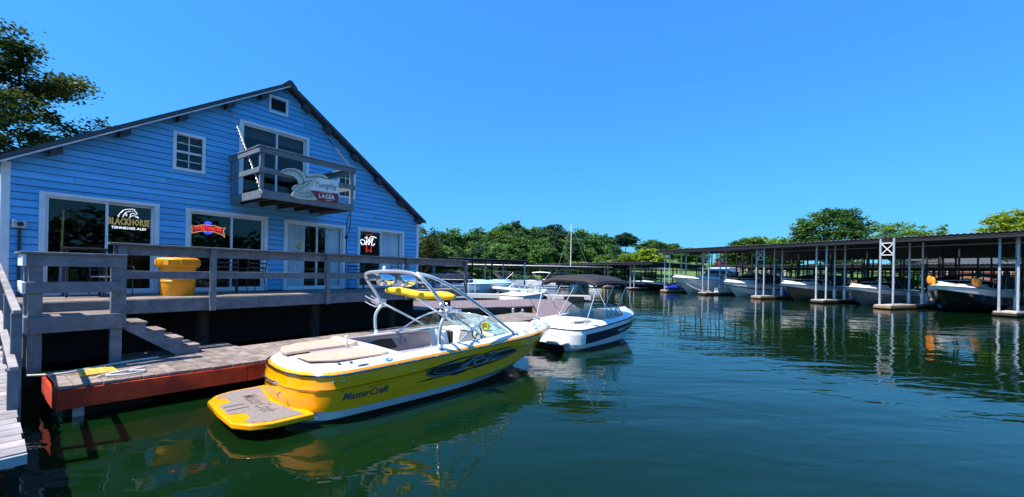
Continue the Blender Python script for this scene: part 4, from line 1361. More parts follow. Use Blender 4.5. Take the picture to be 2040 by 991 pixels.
# tower
tw = MB()
hoop = []
for s_ in (1, -1):
    foot, kn, node = (2.17, -1.07 * s_, .87), (2.14, -1.10 * s_, 1.18), (2.30, -1.08 * s_, 1.50)
    tw.tube(smooth_path([foot, (2.14, -1.08 * s_, 1.05), (2.16, -1.10 * s_, 1.30), node], 5), .031, 10)
    tw.lathe([(.07, 0), (.06, .03), (.036, .10)], (2.17, -1.07 * s_, .855), 12)
    tw.tube(smooth_path([(1.88, -.72 * s_, 2.19), (2.2, -.95 * s_, 2.08), (2.9, -1.0 * s_, 1.73), (4.36, -.95 * s_, .87)], 5), .032, 10)
    tw.lathe([(.055, 0), (.036, .08)], (4.37, -.95 * s_, .855), 12)
    tw.tube([(2.30, -1.08 * s_, 1.52), (2.75, -1.0 * s_, 1.28), (3.35, -.93 * s_, .96)], .022, 8)
tw.tube(smooth_path([(2.30, -1.08, 1.50), (2.10, -1.06, 1.78), (1.88, -1.0, 2.04), (1.80, -.86, 2.16), (1.84, -.45, 2.205), (1.88, 0, 2.215), (1.84, .45, 2.205), (1.80, .86, 2.16), (1.88, 1.0, 2.04), (2.10, 1.06, 1.78), (2.30, 1.08, 1.50)], 5), .032, 10)
tw.tube([(1.86, .98, 2.03), (1.98, .5, 2.04)], .018, 8).tube([(1.86, -.98, 2.03), (2.05, -.3, 2.04)], .018, 8)
two = tw.build('tower', 'alu', yb, smooth=True)
for s_ in (1, -1):
    nd = MB()
    nd.box(2.22, 2.40, -1.14 * s_ - .05, -1.14 * s_ + .05, 1.43, 1.60)
    nd.beam((2.31, -1.1 * s_, 1.5), (2.31, -1.42 * s_, 1.56), .08, .05)
    for k, dx_ in enumerate((-.10, .03)):
        for zz in (1.50, 1.62):
            nd.tube([(2.30 + dx_, -1.16 * s_ - .03 * k, zz - .06), (2.18 + dx_, -1.22 * s_, zz + .0), (2.10 + dx_, -1.27 * s_, zz + .06)], .013, 6)
    nd.build('board_rack', 'alu', two)
sp = []
for (x, y) in ((2.02, .52), (2.08, -.12)):
    d = MB().lathe([(.095, -.02), (.118, 0), (.12, .06), (.11, .2), (.07, .30), (.02, .33)], (x - .12, y, 2.035), 20, 'X')
    o = d.build('tower_speaker', 'chrome', two, smooth=True)
    MB().lathe([(.098, 0), (.06, .02), (.02, .03)], (x - .145, y, 2.035), 18, 'X').build('speaker_cone', 'gel_grey', o)
bag = MB()
pth = [(2.30 + .03 * t, .92 - .185 * t, 1.80 + .02 * math.sin(t * .9) - .006 * t) for t in range(11)]
bag.tube(pth, [.05, .075, .08, .075, .082, .078, .08, .075, .085, .08, .05], 10)
tag(bag.build('bimini_bag', 'canvas_yellow', base=(2.4, 0, 1.8), smooth=True), 'bright yellow bundled bimini cover slung under the boat\'s chrome tower', 'canvas cover')
MB().lathe([(.035, 0), (.035, .05), (.02, .08)], (1.86, .3, 2.235), 10).build('mast_light', 'gel_white', two)
# swim platform
sw = [(.05, 1.0), (-.48, .97), (-.70, .86), (-.84, .62), (-.86, 0), (-.84, -.62), (-.70, -.86), (-.48, -.97), (.05, -1.0)]
plat = pad(sw, .145, .225, 'swim_platform', 'gel_yellow', yb, .018)
swp = [(-.06, .92), (-.48, .90), (-.66, .80), (-.72, .66), (-.62, .60), (-.60, .32), (-.78, .26), (-.78, -.26), (-.60, -.32), (-.62, -.60), (-.72, -.66), (-.66, -.80), (-.48, -.90), (-.06, -.92), (-.20, 0)]
MB().prism(swp, lambda x, y: (x, y, .226), lambda x, y: (x, y, .232)).build('traction_pad', 'traction_pad', plat)
text_on(MB(), 'MasterCraft', 1.05, .20, lambda u, v: (-.44 + v, .52 - u, .2335), shear=.3, resolution=2, bold=.004).build('pad_lettering', 'pad_print', plat)
for yy in (.09, -.09):
    MB().box(-.76, -.50, yy - .008, yy + .008, .2325, .236).build('pad_groove', 'black', plat)
# transom fittings
tf = MB()
tf.tube([(XS - .055 + .05 * abs(t) ** 2, .35 * t + .15, .53) for t in (-1, -.5, 0, .5, 1)], .017, 6)
tf.build('transom_handle', 'chrome', hull)
MB().tube([(XS - .05, -.42, .36), (XS - .09, -.42, .38), (XS - .09, -.42, .43), (XS - .05, -.42, .45)], .013, 6).build('tow_eye', 'chrome', hull)
text_on(MB(), 'M', .12, .05, lambda u, v: (XS - .052, .22 - u, .44 + v), shear=.3, resolution=1).build('emblem', 'chrome', hull)
MB().tube([(XS + .25, .90, .55), (XS + .18, .95, .56), (XS + .18, .95, .64), (XS + .25, .92, .65)], .012, 6).build('stern_eye', 'chrome', hull)
# hull graphics: (X, v) on the starboard and port sides, v counts hull levels downwards
def onhull(X, v, off=.006, s_=1):
    p = hull_side(lv, X, v)
    return (p.x, (p.y - off) * s_, p.z)
def hv(X, z):
    """level coordinate v for a height z at station X"""
    for k in range(len(lv) - 1):
        a, b = hull_side(lv, X, k), hull_side(lv, X, k + .999)
        if a.z >= z >= b.z:
            return k + (a.z - z) / max(1e-6, a.z - b.z)
    return 0 if z > hull_side(lv, X, 0).z else len(lv) - 1.01
def hxz(X, z, off=.006, s_=1):
    return onhull(X, hv(X, z), off, s_)
def decal_strip(mb, pts, s_=1, off=.006):
    """pts: list of (X, z, halfwidth) -> ribbon lying on the hull"""
    top, bot = [], []
    for i, (X, q, hw) in enumerate(pts):
        a = pts[max(0, i - 1)]; b = pts[min(len(pts) - 1, i + 1)]
        dx_, dz_ = b[0] - a[0], b[1] - a[1]
        ln = math.hypot(dx_, dz_) or 1
        nx_, nz_ = -dz_ / ln, dx_ / ln
        top.append(hxz(X + nx_ * hw, q + nz_ * hw, off, s_)); bot.append(hxz(X - nx_ * hw, q - nz_ * hw, off, s_))
    mb.loft([top, bot])
def ell_pts(cx, cz, rx, rz, tilt, w_, a0=0, a1=360, n=30):
    o = []
    for k in range(n + 1):
        a = R(a0 + (a1 - a0) * k / n)
        x, q = rx * math.cos(a), rz * math.sin(a)
        o.append((cx + x, cz + q + x * tilt, w_ * (.6 + .4 * math.sin(math.pi * k / n)) if a1 - a0 < 360 else w_))
    return o
def fill_ell(mb, cx, cz, rx, rz, tilt, s_, off, n=22, m=5):
    for j in range(m):
        r0, r1 = j / m, (j + 1) / m
        mb.loft([[hxz(cx + rx * r_ * math.cos(2 * math.pi * k / n), cz + rz * r_ * math.sin(2 * math.pi * k / n) + tilt * rx * r_ * math.cos(2 * math.pi * k / n), off, s_) for k in range(n + 1)] for r_ in (r0, r1)])
for s_ in (1, -1):
    bk, sl, si = MB(), MB(), MB()
    T = .022
    fill_ell(bk, 2.30, .50, .50, .105, T, s_, .005)
    fill_ell(bk, 3.80, .555, .46, .085, T, s_, .005)
    fill_ell(bk, 3.05, .545, .50, .10, T, s_, .0045)
    for pts in ([(1.70, .57, .002), (2.0, .585, .012), (2.5, .64, .016), (2.9, .655, .012), (3.1, .665, .002)],
                [(3.05, .635, .002), (3.4, .665, .013), (3.9, .67, .015), (4.35, .645, .002)],
                [(1.60, .375, .002), (1.9, .385, .014), (2.3, .40, .018), (2.7, .41, .016), (3.0, .42, .02), (3.5, .44, .018), (3.9, .475, .016), (4.3, .53, .010), (4.42, .55, .002)],
                [(2.3, .385, .004), (2.45, .375, .02), (2.75, .385, .004)]):
        decal_strip(bk, pts, s_, .0055)
    fill_ell(sl, 2.95, .575, .20, .05, T, s_, .0065)
    fill_ell(sl, 3.42, .60, .22, .035, .05, s_, .0065)
    fill_ell(sl, 3.38, .50, .26, .03, .04, s_, .0065)
    decal_strip(sl, [(2.42, .425, .003), (2.62, .45, .02), (2.80, .50, .012), (2.9, .54, .003)], s_, .0065)
    decal_strip(sl, [(3.55, .49, .002), (3.75, .505, .014), (3.95, .54, .003)], s_, .0065)
    for e in ((2.30, .50, .47, .092, T, .0045), (2.34, .505, .36, .068, T, .003), (3.80, .555, .43, .073, T, .004), (3.12, .51, .20, .048, T, .009), (3.02, .59, .16, .035, T, .006), (3.84, .56, .30, .05, T, .0025)):
        decal_strip(si, ell_pts(*e), s_, .008)
    decal_strip(si, [(2.55, .49, .004), (2.75, .53, .011), (2.92, .60, .006)], s_, .0085)
    decal_strip(si, [(2.93, .46, .012), (2.95, .55, .012), (2.93, .62, .008)], s_, .0087)
    decal_strip(si, [(3.28, .50, .008), (3.36, .56, .009), (3.52, .585, .010), (3.6, .585, .003)], s_, .0085)
    decal_strip(si, [(1.95, .395, .0015), (2.4, .415, .005), (2.9, .425, .0015)], s_, .008)
    decal_strip(si, [(3.45, .455, .0015), (3.8, .475, .004), (4.2, .52, .0015)], s_, .008)
    bk.build('hull_graphic', 'decal_black', hull)
    sl.build('graphic_panel', 'decal_slate', hull)
    si.build('graphic_line', 'decal_silver', hull)
    og = MB()
    decal_strip(og, [(1.3, .475, .001), (.9, .47, .006), (.4, .47, .010), (.2, .47, .011)], s_, .003)
    decal_strip(og, [(1.1, .29, .001), (1.9, .30, .006), (2.7, .345, .001)], s_, .003)
    og.build('accent_line', 'decal_orange', hull)
    lt = MB()
    wtx = .72
    text_on(lt, 'MasterCraft', wtx, .105, lambda u, v: hxz((.40 + u) if s_ > 0 else (.40 + wtx - u), .335 + v + .0 * u, .006, s_), shear=.35, resolution=2, bold=.018)
    lt.build('name_lettering', 'gel_black', hull)
    lt = MB()
    text_on(lt, 'MasterCraft', wtx, .105, lambda u, v: hxz((.403 + u) if s_ > 0 else (.40 + wtx - u), .337 + v, .0075, s_), shear=.35, resolution=2, bold=.002)
    lt.build('name_fill', 'decal_slate', hull)
    fit = MB()
    for X in (.28, .40):
        p = hxz(X, .63, .004, s_); fit.lathe([(.025, 0), (.02, -.02 * s_), (.008, -.022 * s_)], p, 10, 'Y')
    p = hxz(1.55, .60, .004, s_); fit.lathe([(.022, 0), (.016, -.02 * s_)], p, 10, 'Y')
    p = hxz(4.72, .62, .004, s_); fit.lathe([(.022, 0), (.016, -.02 * s_)], p, 10, 'Y')
    fit.build('through_hull_fitting', 'chrome', hull)
    # deck-side badges and fittings
    def ondeck(X, t):       # t 0..1 from lip up the white gunwale
        a = hull_side([D1, D2, D3], X, t * 1.98)
        return Vector((a.x, (a.y - .004) * s_, a.z + .004))
    bd_ = MB()
    c0 = ondeck(1.15, .45)
    bd_.add([ondeck(1.15 + .062 * math.cos(k * math.pi / 9), .45 + .30 * math.sin(k * math.pi / 9)) for k in range(18)], [tuple(range(18))])
    bd_.build('round_badge', 'badge_blue', yb)
    bd_ = MB().add([ondeck(.72 + .09 * math.cos(k * math.pi / 9), .35 + .16 * math.sin(k * math.pi / 9)) for k in range(18)], [tuple(range(18))])
    bd_.build('oval_badge', 'decal_slate', yb)
    cp = MB()
    for X in (.42, .58):
        p = ondeck(X, .98); cp.lathe([(.03, 0), (.03, .012), (.012, .02)], p, 12)
    cp.build('deck_cap', 'chrome', yb)
    cl = MB()
    for X in (4.75, 5.35):
        p = ondeck(X, .5); cl.tube([p + Vector((-.07, 0, .02)), p + Vector((0, 0, .035)), p + Vector((.07, 0, .02))], .012, 6)
    cl.build('cleat', 'chrome', yb)
# ================================================================ OTHER BOATS
def simple_boat(name, label, loc, deg, L=6.0, B=2.3, fb=.8, hull_m='gel_white', stripe_m=None, deck_m='gel_white', style='open', canvas=None, group=None,
                rail=False, tower=False, seat_m='vinyl_cream', stripe=(.15, .55), bottom_m=None, z0=0.0, cat='boat'):
    """A moored motorboat: lofted hull, deck, cockpit, windscreen and what its style adds. Bow along +X of its frame."""
    set_frame((loc[0], loc[1], z0), deg)
    b = thing(name, label, cat, (L / 2, 0, 0), group)
    k = L / 6.0
    half = B / 2
    g_ = table([(-.2, half * .9), (L * .2, half * .97), (L * .45, half), (L * .65, half * .93), (L * .8, half * .70), (L * .92, half * .36), (L * .98, half * .10), (L, .01)])
    zf = table([(0, fb * .86), (L * .4, fb * .92), (L * .75, fb), (L, fb * 1.08)])
    zc = lambda x: .10 + .55 * fb * max(0, (x / L - .45) / .55) ** 2
    r0 = ring(L, 0, g_, zf, .35, 3, 18)
    r1 = ring(L - .10 * k, 0, lambda x: g_(x) - .01, lambda x: zf(x) + (zc(x) - zf(x)) * stripe[0], .35, 3, 18, L)
    r2 = ring(L - .35 * k, 0, lambda x: g_(x) * .99 - .02, lambda x: zf(x) + (zc(x) - zf(x)) * stripe[1], .35, 3, 18, L)
    r3 = ring(L - .75 * k, .02, lambda x: g_(x) * .93, zc, .3, 3, 18, L)
    r4 = ring(L - 1.6 * k, .05, lambda x: g_(x) * .3, lambda x: -.3, .3, 3, 18, L)
    hl = MB().loft([r0, r1], ring_closed=True).build('hull', hull_m if not stripe_m else deck_m, b, autosmooth=40)
    MB().loft([r1, r2], ring_closed=True).build('hull_stripe', stripe_m or hull_m, hl, autosmooth=40)
    MB().loft([r2, r3], ring_closed=True).build('hull_side', hull_m, hl, autosmooth=40)
    MB().loft([r3, r4], ring_closed=True).build('hull_bottom', bottom_m or hull_m, hl, autosmooth=40)
    MB().tube([(x, y * 1.004, q) for x, y, q in r0], .022, 5, closed=True).build('rub_rail', 'rubber', hl)
    d1_ = ring(L - .05, .04, lambda x: max(.004, g_(x) - .05), lambda x: zf(x) + .07, .35, 3, 18, L)
    d2_ = ring(L - .16, .12, lambda x: max(.003, g_(x) - .16), lambda x: zf(x) + .11, .33, 3, 18, L)
    MB().loft([r0, d1_, d2_], ring_closed=True).build('gunwale', deck_m, b, smooth=True)
    if style == 'cruiser':
        ck = (L * .05, L * .38, lambda x: half - .32)
    elif style == 'cuddy':
        ck = (L * .16, L * .52, lambda x: half - .30)
    else:
        ck = (L * .24, L * .62, lambda x: half - .27)
    deck_top(b, 'deck_moulding', deck_m, d2_, ck, -.01, .07 if style == 'open' else .22)
    liner(b, d2_, ck, .28, -.012, 'gel_cream', 'carpet')
    zt = zf(ck[1]) + .10
    x1 = ck[1]
    # windscreen
    wf = MB()
    hw = half - .26
    hgt = .40 if style == 'open' else .5
    pts = [(x1 - .75 * k, -hw - .03, zt), (x1 + .05, -hw, zt + .02), (x1 + .42, -.3, zt + .05), (x1 + .42, .3, zt + .05), (x1 + .05, hw, zt + .02), (x1 - .75 * k, hw + .03, zt)]
    tp = [(x1 - .60 * k, -hw, zt + .16), (x1 - .30, -hw + .05, zt + hgt), (x1 - .12, -.3, zt + hgt + .03), (x1 - .12, .3, zt + hgt + .03), (x1 - .30, hw - .05, zt + hgt), (x1 - .60 * k, hw, zt + .16)]
    wf.tube(pts, .018, 5).tube([pts[0]] + tp + [pts[-1]], .02, 5)
    for i in range(1, 5):
        wf.tube([pts[i], tp[i]], .014, 5)
    wfo = wf.build('windscreen_frame', 'alu' if style == 'open' else 'gel_white', b)
    for i in range(5):
        pane(wfo, [pts[i], pts[i + 1], tp[i + 1], tp[i]], 'glass_dark' if style != 'open' else 'windscreen')
    # seats and engine pad
    seat(b, ck[0] + .30, -.42 * half, .40, .5 * half, 'seat', seat_m, back=.5)
    seat(b, ck[0] + .30, .42 * half, .40, .5 * half, 'seat', seat_m, back=.5)
    if ck[1] - ck[0] > 1.6:
        seat(b, x1 - .75, -.45 * half, .45, .45, 'helm_seat', seat_m, back=.6)
    pad([(x1 - .35, -hw + .05), (x1 - .05, -hw + .05), (x1 - .05, -.2), (x1 - .35, -.2)], .29, zt + .05, 'console', 'gel_cream', b, .03)
    MB().box(-.32, .06, -half * .62, half * .62, .12, .20).build('swim_platform', deck_m, b, bevel=.02)
    if style in ('cuddy', 'cruiser'):
        cab = []
        for t in (0, .25, .5, .75, 1.0):
            X = x1 + .30 + (L * .90 - x1 - .3) * t
            w_ = max(.05, (g_(X) - .28)) * (1 - .1 * t)
            zz = zf(X) + .10
            h_ = (.30 if style == 'cuddy' else .34) * (1 - t ** 1.6) + .03
            cab.append([(X, -w_, zz), (X + .0, -w_ * .86, zz + h_ * .8), (X, -w_ * .45, zz + h_), (X, w_ * .45, zz + h_), (X, w_ * .86, zz + h_ * .8), (X, w_, zz)])
        co = MB().loft(cab).build('cabin_trunk', deck_m, b, smooth=True)
        X = x1 + .30 + (L * .9 - x1 - .3) * .45
        for yy in (-.25, .25):
            MB().box(X - .22, X + .22, yy - .18, yy + .18, zf(X) + .36, zf(X) + .40).build('hatch', 'glass_dark' if False else 'black_gloss', co, bevel=.02)
    if rail:
        rl_ = MB()
        xs = [L * (.55 + .44 * i / 7) for i in range(8)]
        for s_ in (-1, 1):
            top = [(x, s_ * max(.03, g_(x) - .12), zf(x) + .50) for x in xs]
            rl_.tube([(xs[0] - .25, s_ * (g_(xs[0]) - .1), zf(xs[0]) + .1)] + top, .013, 5)
            for p in top[::2]:
                rl_.tube([(p[0], p[1], p[2] - .42), p], .010, 5)
        rl_.tube([(xs[-1], -max(.03, g_(xs[-1]) - .12), zf(xs[-1]) + .5), (L * 1.0, 0, zf(L) + .52), (xs[-1], max(.03, g_(xs[-1]) - .12), zf(xs[-1]) + .5)], .013, 5)
        rl_.build('bow_rail', 'chrome', b, smooth=True)
    if style == 'cruiser':
        # superstructure with raked windows and hardtop
        ss = MB()
        xa, xb = L * .08, x1 + .25
        w_ = half - .20
        zz = zf(x1) + .08
        ss.hexa([(xa + .25, -w_ + .08, zz + 1.08), (xb - 1.15, -w_ + .12, zz + 1.08), (xb - 1.15, w_ - .12, zz + 1.08), (xa + .25, w_ - .08, zz + 1.08), (xa, -w_ + .05, zz + 1.15), (xb - .9, -w_ + .1, zz + 1.20), (xb - .9, w_ - .1, zz + 1.20), (xa, w_ - .05, zz + 1.15)])
        so = ss.build('hardtop', 'gel_blue', b, bevel=.04)
        for s_ in (-1, 1):
            MB().hexa([(xa + .5, s_ * w_ - .02, zz), (xb, s_ * w_ - .02, zz), (xb, s_ * w_ + .02, zz), (xa + .5, s_ * w_ + .02, zz), (xa + .3, s_ * (w_ - .1) - .02, zz + 1.08), (xb - 1.2, s_ * (w_ - .12) - .02, zz + 1.08), (xb - 1.2, s_ * (w_ - .12) + .02, zz + 1.08), (xa + .3, s_ * (w_ - .1) + .02, zz + 1.08)]).build('cabin_side', 'black_gloss', b)
            MB().beam((xb - .1, s_ * (w_ + .005), zz), (xb - 1.2, s_ * (w_ - .11), zz + 1.08), .05, .16, up=(1, 0, 0)).build('window_pillar', 'gel_white', b)
        MB().hexa([(xb, -w_, zz), (xb + .04, -w_, zz), (xb + .04, w_, zz), (xb, w_, zz), (xb - 1.2, -w_ + .12, zz + 1.08), (xb - 1.16, -w_ + .12, zz + 1.08), (xb - 1.16, w_ - .12, zz + 1.08), (xb - 1.2, w_ - .12, zz + 1.08)]).build('front_window', 'black_gloss', b)
        fly = MB().hexa([(xa + .3, -w_ + .2, zz + 1.205), (xb - 1.3, -w_ + .25, zz + 1.205), (xb - 1.3, w_ - .25, zz + 1.205), (xa + .3, w_ - .2, zz + 1.205), (xa + .3, -w_ + .15, zz + 1.55), (xb - 1.7, -w_ + .25, zz + 1.62), (xb - 1.7, w_ - .25, zz + 1.62), (xa + .3, w_ - .15, zz + 1.55)])
        fly.build('flybridge', 'gel_blue', b, bevel=.05)
    if canvas:
        xa, xb = ck[0] - .1, x1 - .05
        hz_ = zt + (1.15 if style == 'open' else .95)
        rg = []
        for t in range(7):
            X = xa + (xb - xa) * t / 6
            sag = .16 * math.sin(math.pi * t / 6) - .10 * (t / 6)
            rg.append([(X, y * (half - .12), hz_ + sag - .18 * abs(y) ** 3) for y in (-1, -.8, -.5, 0, .5, .8, 1)])
        co = MB().loft(rg).build('canvas_top', canvas, b, smooth=True, solid=.02)
        if style == 'cuddy':      # camper sides: dark canvas from the top down to the gunwale
            for k_, s_ in ((0, -1), (-1, 1)):
                MB().loft([[r_[k_] for r_ in rg], [(r_[k_][0], s_ * (half - .17), zt - .03) for r_ in rg]]).build('camper_side', canvas, co, smooth=True, solid=.01)
        for s_ in (-1, 1):
            fr = MB()
            yy = s_ * (half - .13)
            for (xt, xbm) in ((xa + .1, (xa + xb) / 2 + .15), (xb - .1, (xa + xb) / 2 + .05), ((xa + xb) / 2, (xa + xb) / 2 + .1)):
                fr.tube([(xbm, yy, zt - .05), (xt, yy, hz_ - .12)], .013, 5)
            fr.build('canvas_frame', 'alu', co)
    if tower:
        tt = MB()
        for s_ in (-1, 1):
            tt.tube([(x1 - .9, s_ * (half - .1), zt), (x1 - 1.1, s_ * (half - .25), zt + 1.2)], .025, 6).tube([(x1 + .1, s_ * (half - .15), zt), (x1 - .9, s_ * (half - .25), zt + 1.2)], .02, 6)
        tt.tube([(x1 - 1.1, -half + .25, zt + 1.2), (x1 - 1.1, half - .25, zt + 1.2)], .025, 6)
        tt.build('tower', 'alu', b)
    return b

# white bowrider with the black bimini, beyond the yellow bow
wb_deg, wb_loc = 49.0, (1.12, 11.85)
set_frame((wb_loc[0], wb_loc[1], 0), wb_deg)
wb = thing('bowrider_boat', 'white bowrider with navy hull stripe and black bimini top', 'boat', (2.6, 0, 0))
WL, half = 5.3, 1.08
g_ = table([(-.2, .98), (.8, 1.05), (2.0, half), (3.2, 1.02), (4.1, .80), (4.8, .45), (5.15, .18), (5.3, .01)])
zf = table([(0, .62), (1.5, .68), (3.5, .78), (5.3, .86)])
r0 = ring(WL, 0, g_, zf, .45, 2.6, 22)
lvw = [r0, ring(WL - .05, -.02, lambda x: g_(x) + .005, lambda x: zf(x) - .14, .45, 2.6, 22, WL),
       ring(WL - .22, .0, lambda x: g_(x) * .985, lambda x: zf(x) - .42 + .03 * max(0, x - 2.5), .45, 2.6, 22, WL),
       ring(WL - .45, .03, lambda x: g_(x) * .95 - .02, lambda x: .10 + .03 * max(0, x - 2.4) ** 2, .4, 2.6, 22, WL),
       ring(WL - 1.3, .06, lambda x: g_(x) * .3, lambda x: -.28, .4, 2.6, 22, WL)]
hl = MB().loft(lvw[:2], ring_closed=True).build('hull', 'gel_white', wb, autosmooth=35)
n2 = len(r0)
st = MB()
nn = n2 // 2
for sgn in (0, 1):      # navy stripe on both sides only, not across the stern
    idx = [i for i in range(1, nn - 3)] if sgn == 0 else [n2 - i for i in range(1, nn - 3)]
    st.loft([[lvw[1][i] for i in idx], [lvw[2][i] for i in idx]])
st.build('hull_stripe', 'gel_navy', hl, smooth=True)
ts = MB()
idx = list(range(nn - 4, nn + 5))
ts.loft([[lvw[1][i % n2] for i in idx], [lvw[2][i % n2] for i in idx]])
ts.build('transom', 'gel_white', hl, smooth=True)
MB().loft(lvw[2:4], ring_closed=True).build('hull_side', 'gel_white', hl, autosmooth=35)
MB().loft(lvw[3:], ring_closed=True).build('hull_bottom', 'gel_white', hl, autosmooth=35)
tx = MB()
def wside(X, v, off=.006):
    p = hull_side(lvw, X, v)
    return (p.x, p.y - off, p.z)
for (c0, rx, rv) in ((2.6, .35, .16), (3.15, .28, .13)):
    tx.add([wside(c0 + rx * math.cos(k * math.pi / 9), 1.5 + rv * math.sin(k * math.pi / 9)) for k in range(18)], [tuple(range(18))])
tx.build('stripe_graphic', 'decal_silver', hl)
MB().tube([(x, y * 1.004, q) for x, y, q in r0], .018, 5, closed=True).build('rub_rail', 'rubber', hl)
d1_ = ring(WL - .06, .05, lambda x: max(.004, g_(x) - .06), lambda x: zf(x) + .08, .45, 2.6, 22, WL)
d2_ = ring(WL - .2, .16, lambda x: max(.003, g_(x) - .18), lambda x: zf(x) + .12, .42, 2.6, 22, WL)
MB().loft([r0, d1_, d2_], ring_closed=True).build('gunwale', 'gel_white', wb, smooth=True)
ck = (1.30, 3.1, lambda x: .80)
deck_top(wb, 'deck_moulding', 'gel_white', d2_, ck, -.01, .03)
liner(wb, d2_, ck, .22, -.012, 'gel_cream', 'carpet')
pad([(.35, -.60), (.35, .60), (1.22, .70), (1.22, -.70)], .76, .85, 'sun_pad', 'vinyl_cream', wb, .03)
for s_ in (-1, 1):
    pad([(.28, s_ * .62), (.80, s_ * .80), (1.18, s_ * .80), (.8, s_ * .70)][::s_], .775, .80, 'side_trim', 'black', wb, .008)
MB().box(-.30, .05, -.70, .70, .22, .30).build('swim_platform', 'gel_white', wb, bevel=.025)
MB().box(.02, .10, -.5, .5, -.2, .215).build('drive_well', 'black', wb)
MB().tube([(-.02, -.38, .40), (-.08, -.38, .42), (-.08, -.12, .42), (-.02, -.12, .40)], .014, 6).build('grab_handle', 'chrome', wb)
for p in ((.16, -.72), (.55, -.88), (.16, .72), (.55, .88)):
    MB().tube([(p[0] - .07, p[1], .80), (p[0], p[1], .83), (p[0] + .07, p[1], .80)], .013, 6).build('cleat', 'chrome', wb)
seat(wb, 1.62, -.36, .32, .62, 'bench_seat', 'vinyl_cream')
seat(wb, 1.62, .36, .32, .62, 'bench_seat', 'vinyl_cream')
seat(wb, 2.55, -.45, .42, .5, 'helm_seat', 'vinyl_cream', back=.66)
seat(wb, 2.45, .45, .42, .5, 'helm_seat', 'vinyl_cream', back=.66)
for yy in (-.52, .52):
    pad([(2.75, yy - .28), (3.12, yy - .28), (3.12, yy + .28), (2.75, yy + .28)], .24, .96, 'console', 'gel_cream', wb, .04)
wf = MB()
pts = [(2.25, -.92, .84), (3.05, -.86, .88), (3.42, -.3, .92), (3.42, .3, .92), (3.05, .86, .88), (2.25, .92, .84)]
tp = [(2.38, -.90, 1.0), (2.72, -.82, 1.22), (2.92, -.3, 1.27), (2.92, .3, 1.27), (2.72, .82, 1.22), (2.38, .90, 1.0)]
wf.tube(pts, .015, 5).tube([pts[0]] + tp + [pts[-1]], .018, 5)
for i in range(1, 5):
    wf.tube([pts[i], tp[i]], .013, 5)
wfo = wf.build('windscreen_frame', 'black', wb)
for i in range(5):
    pane(wfo, [pts[i], pts[i + 1], tp[i + 1], tp[i]])
# bimini canvas with bows
rg = []
random.seed(21)
for t in range(13):
    u = t / 12
    X = .95 + 2.15 * u
    rg.append([(X, y * 1.0, 2.14 + .06 * math.sin(math.pi * u) - .20 * abs(y) ** 3.5 - .06 * (abs(math.sin(u * math.pi * 3)) < .25) * (1 - abs(y)) + random.uniform(-.012, .012)) for y in (-1, -.96, -.85, -.6, -.3, 0, .3, .6, .85, .96, 1)])
edge_l = [[(p[0], p[1], p[2]), (p[0], p[1] * 1.015, p[2] - .12)] for p in [r_[0] for r_ in rg]]
bim = MB().loft(rg).build('bimini_top', 'canvas_black', wb, smooth=True, solid=.015)
for k_ in (0, -1):
    MB().loft([[r_[k_] for r_ in rg], [(r_[k_][0], r_[k_][1] * 1.01, r_[k_][2] - .10 - .02 * math.sin(i * 1.3)) for i, r_ in enumerate(rg)]]).build('side_valance', 'canvas_black', bim, smooth=True, solid=.01)
MB().loft([[p for p in rg[0]], [(p[0] - .03, p[1], p[2] - .12) for p in rg[0]]]).build('side_valance', 'canvas_black', bim, smooth=True, solid=.01)
for s_ in (-1, 1):
    fr = MB()
    yy = s_ * .99
    fr.tube([(2.05, yy, .76), (1.02, yy, 1.86)], .014, 6).tube([(1.95, yy, .76), (3.02, yy, 1.84)], .014, 6).tube([(1.55, yy, 1.25), (2.2, yy, 1.98)], .012, 6).tube([(.55, yy * .92, .76), (1.06, yy, 1.88)], .016, 6)
    fr.tube([(3.05, yy, 1.86), (4.1, yy * .74, .92)], .005, 4)
    fr.build('bimini_frame', 'alu', bim)

# ================================================================ FLOATING WALKWAYS beyond the boats
def plank_quad(root, p00, p10, p01, p11, n, z, m_, th_=.04, gap=.008, name='plank'):
    """planks between the edge p00->p01 and the edge p10->p11"""
    A, Bq, Cq, D = [Vector((*p, 0)) for p in (p00, p10, p01, p11)]
    ln = (Cq - A).length
    for i in range(n):
        t0, t1 = i / n, (i + 1) / n - gap / max(ln, .1)
        q = [A.lerp(Cq, t0), Bq.lerp(D, t0), Bq.lerp(D, t1), A.lerp(Cq, t1)]
        dz_ = random.uniform(-.003, .003)
        MB().hexa([(v_.x, v_.y, z - th_) for v_ in q] + [(v_.x, v_.y, z + dz_) for v_ in q]).build(name, m_, root)
set_frame()
wk = thing('floating_walkway', 'mauve-brown floating walkway forming a U beyond the white bowrider', 'dock', (1.5, 21, 0))
random.seed(17)
plank_quad(wk, (1.15, 15.4), (3.3, 16.2), (1.25, 26.4), (3.55, 26.0), 60, .5, 'composite')
plank_quad(wk, (1.15, 20.85), (1.20, 26.3), (-5.2, 17.4), (-6.2, 21.6), 40, .5, 'composite')
def skirt(root, a, b, z1, z0_, m_, t=.05):
    MB().beam((a[0], a[1], (z0_ + z1) / 2), (b[0], b[1], (z0_ + z1) / 2), t, z1 - z0_).build('edge_board', m_, root)
for a, b in (((1.12, 15.4), (1.12, 20.8)), ((3.35, 16.2), (3.6, 26.0)), ((1.1, 20.8), (-5.2, 17.35)), ((-6.2, 21.7), (1.2, 26.4))):
    skirt(wk, a, b, .455, .18, 'pile_wood')
skirt(wk, (1.08, 20.2), (1.08, 17.6), .46, .12, 'rust', .03)
for p in ((2.2, 17.5), (2.3, 21), (2.4, 24.5), (-1, 22), (-3.5, 20.6)):
    MB().box(p[0] - .7, p[0] + .7, p[1] - .7, p[1] + .7, -.25, .44).build('float_drum', 'dark_float', wk)
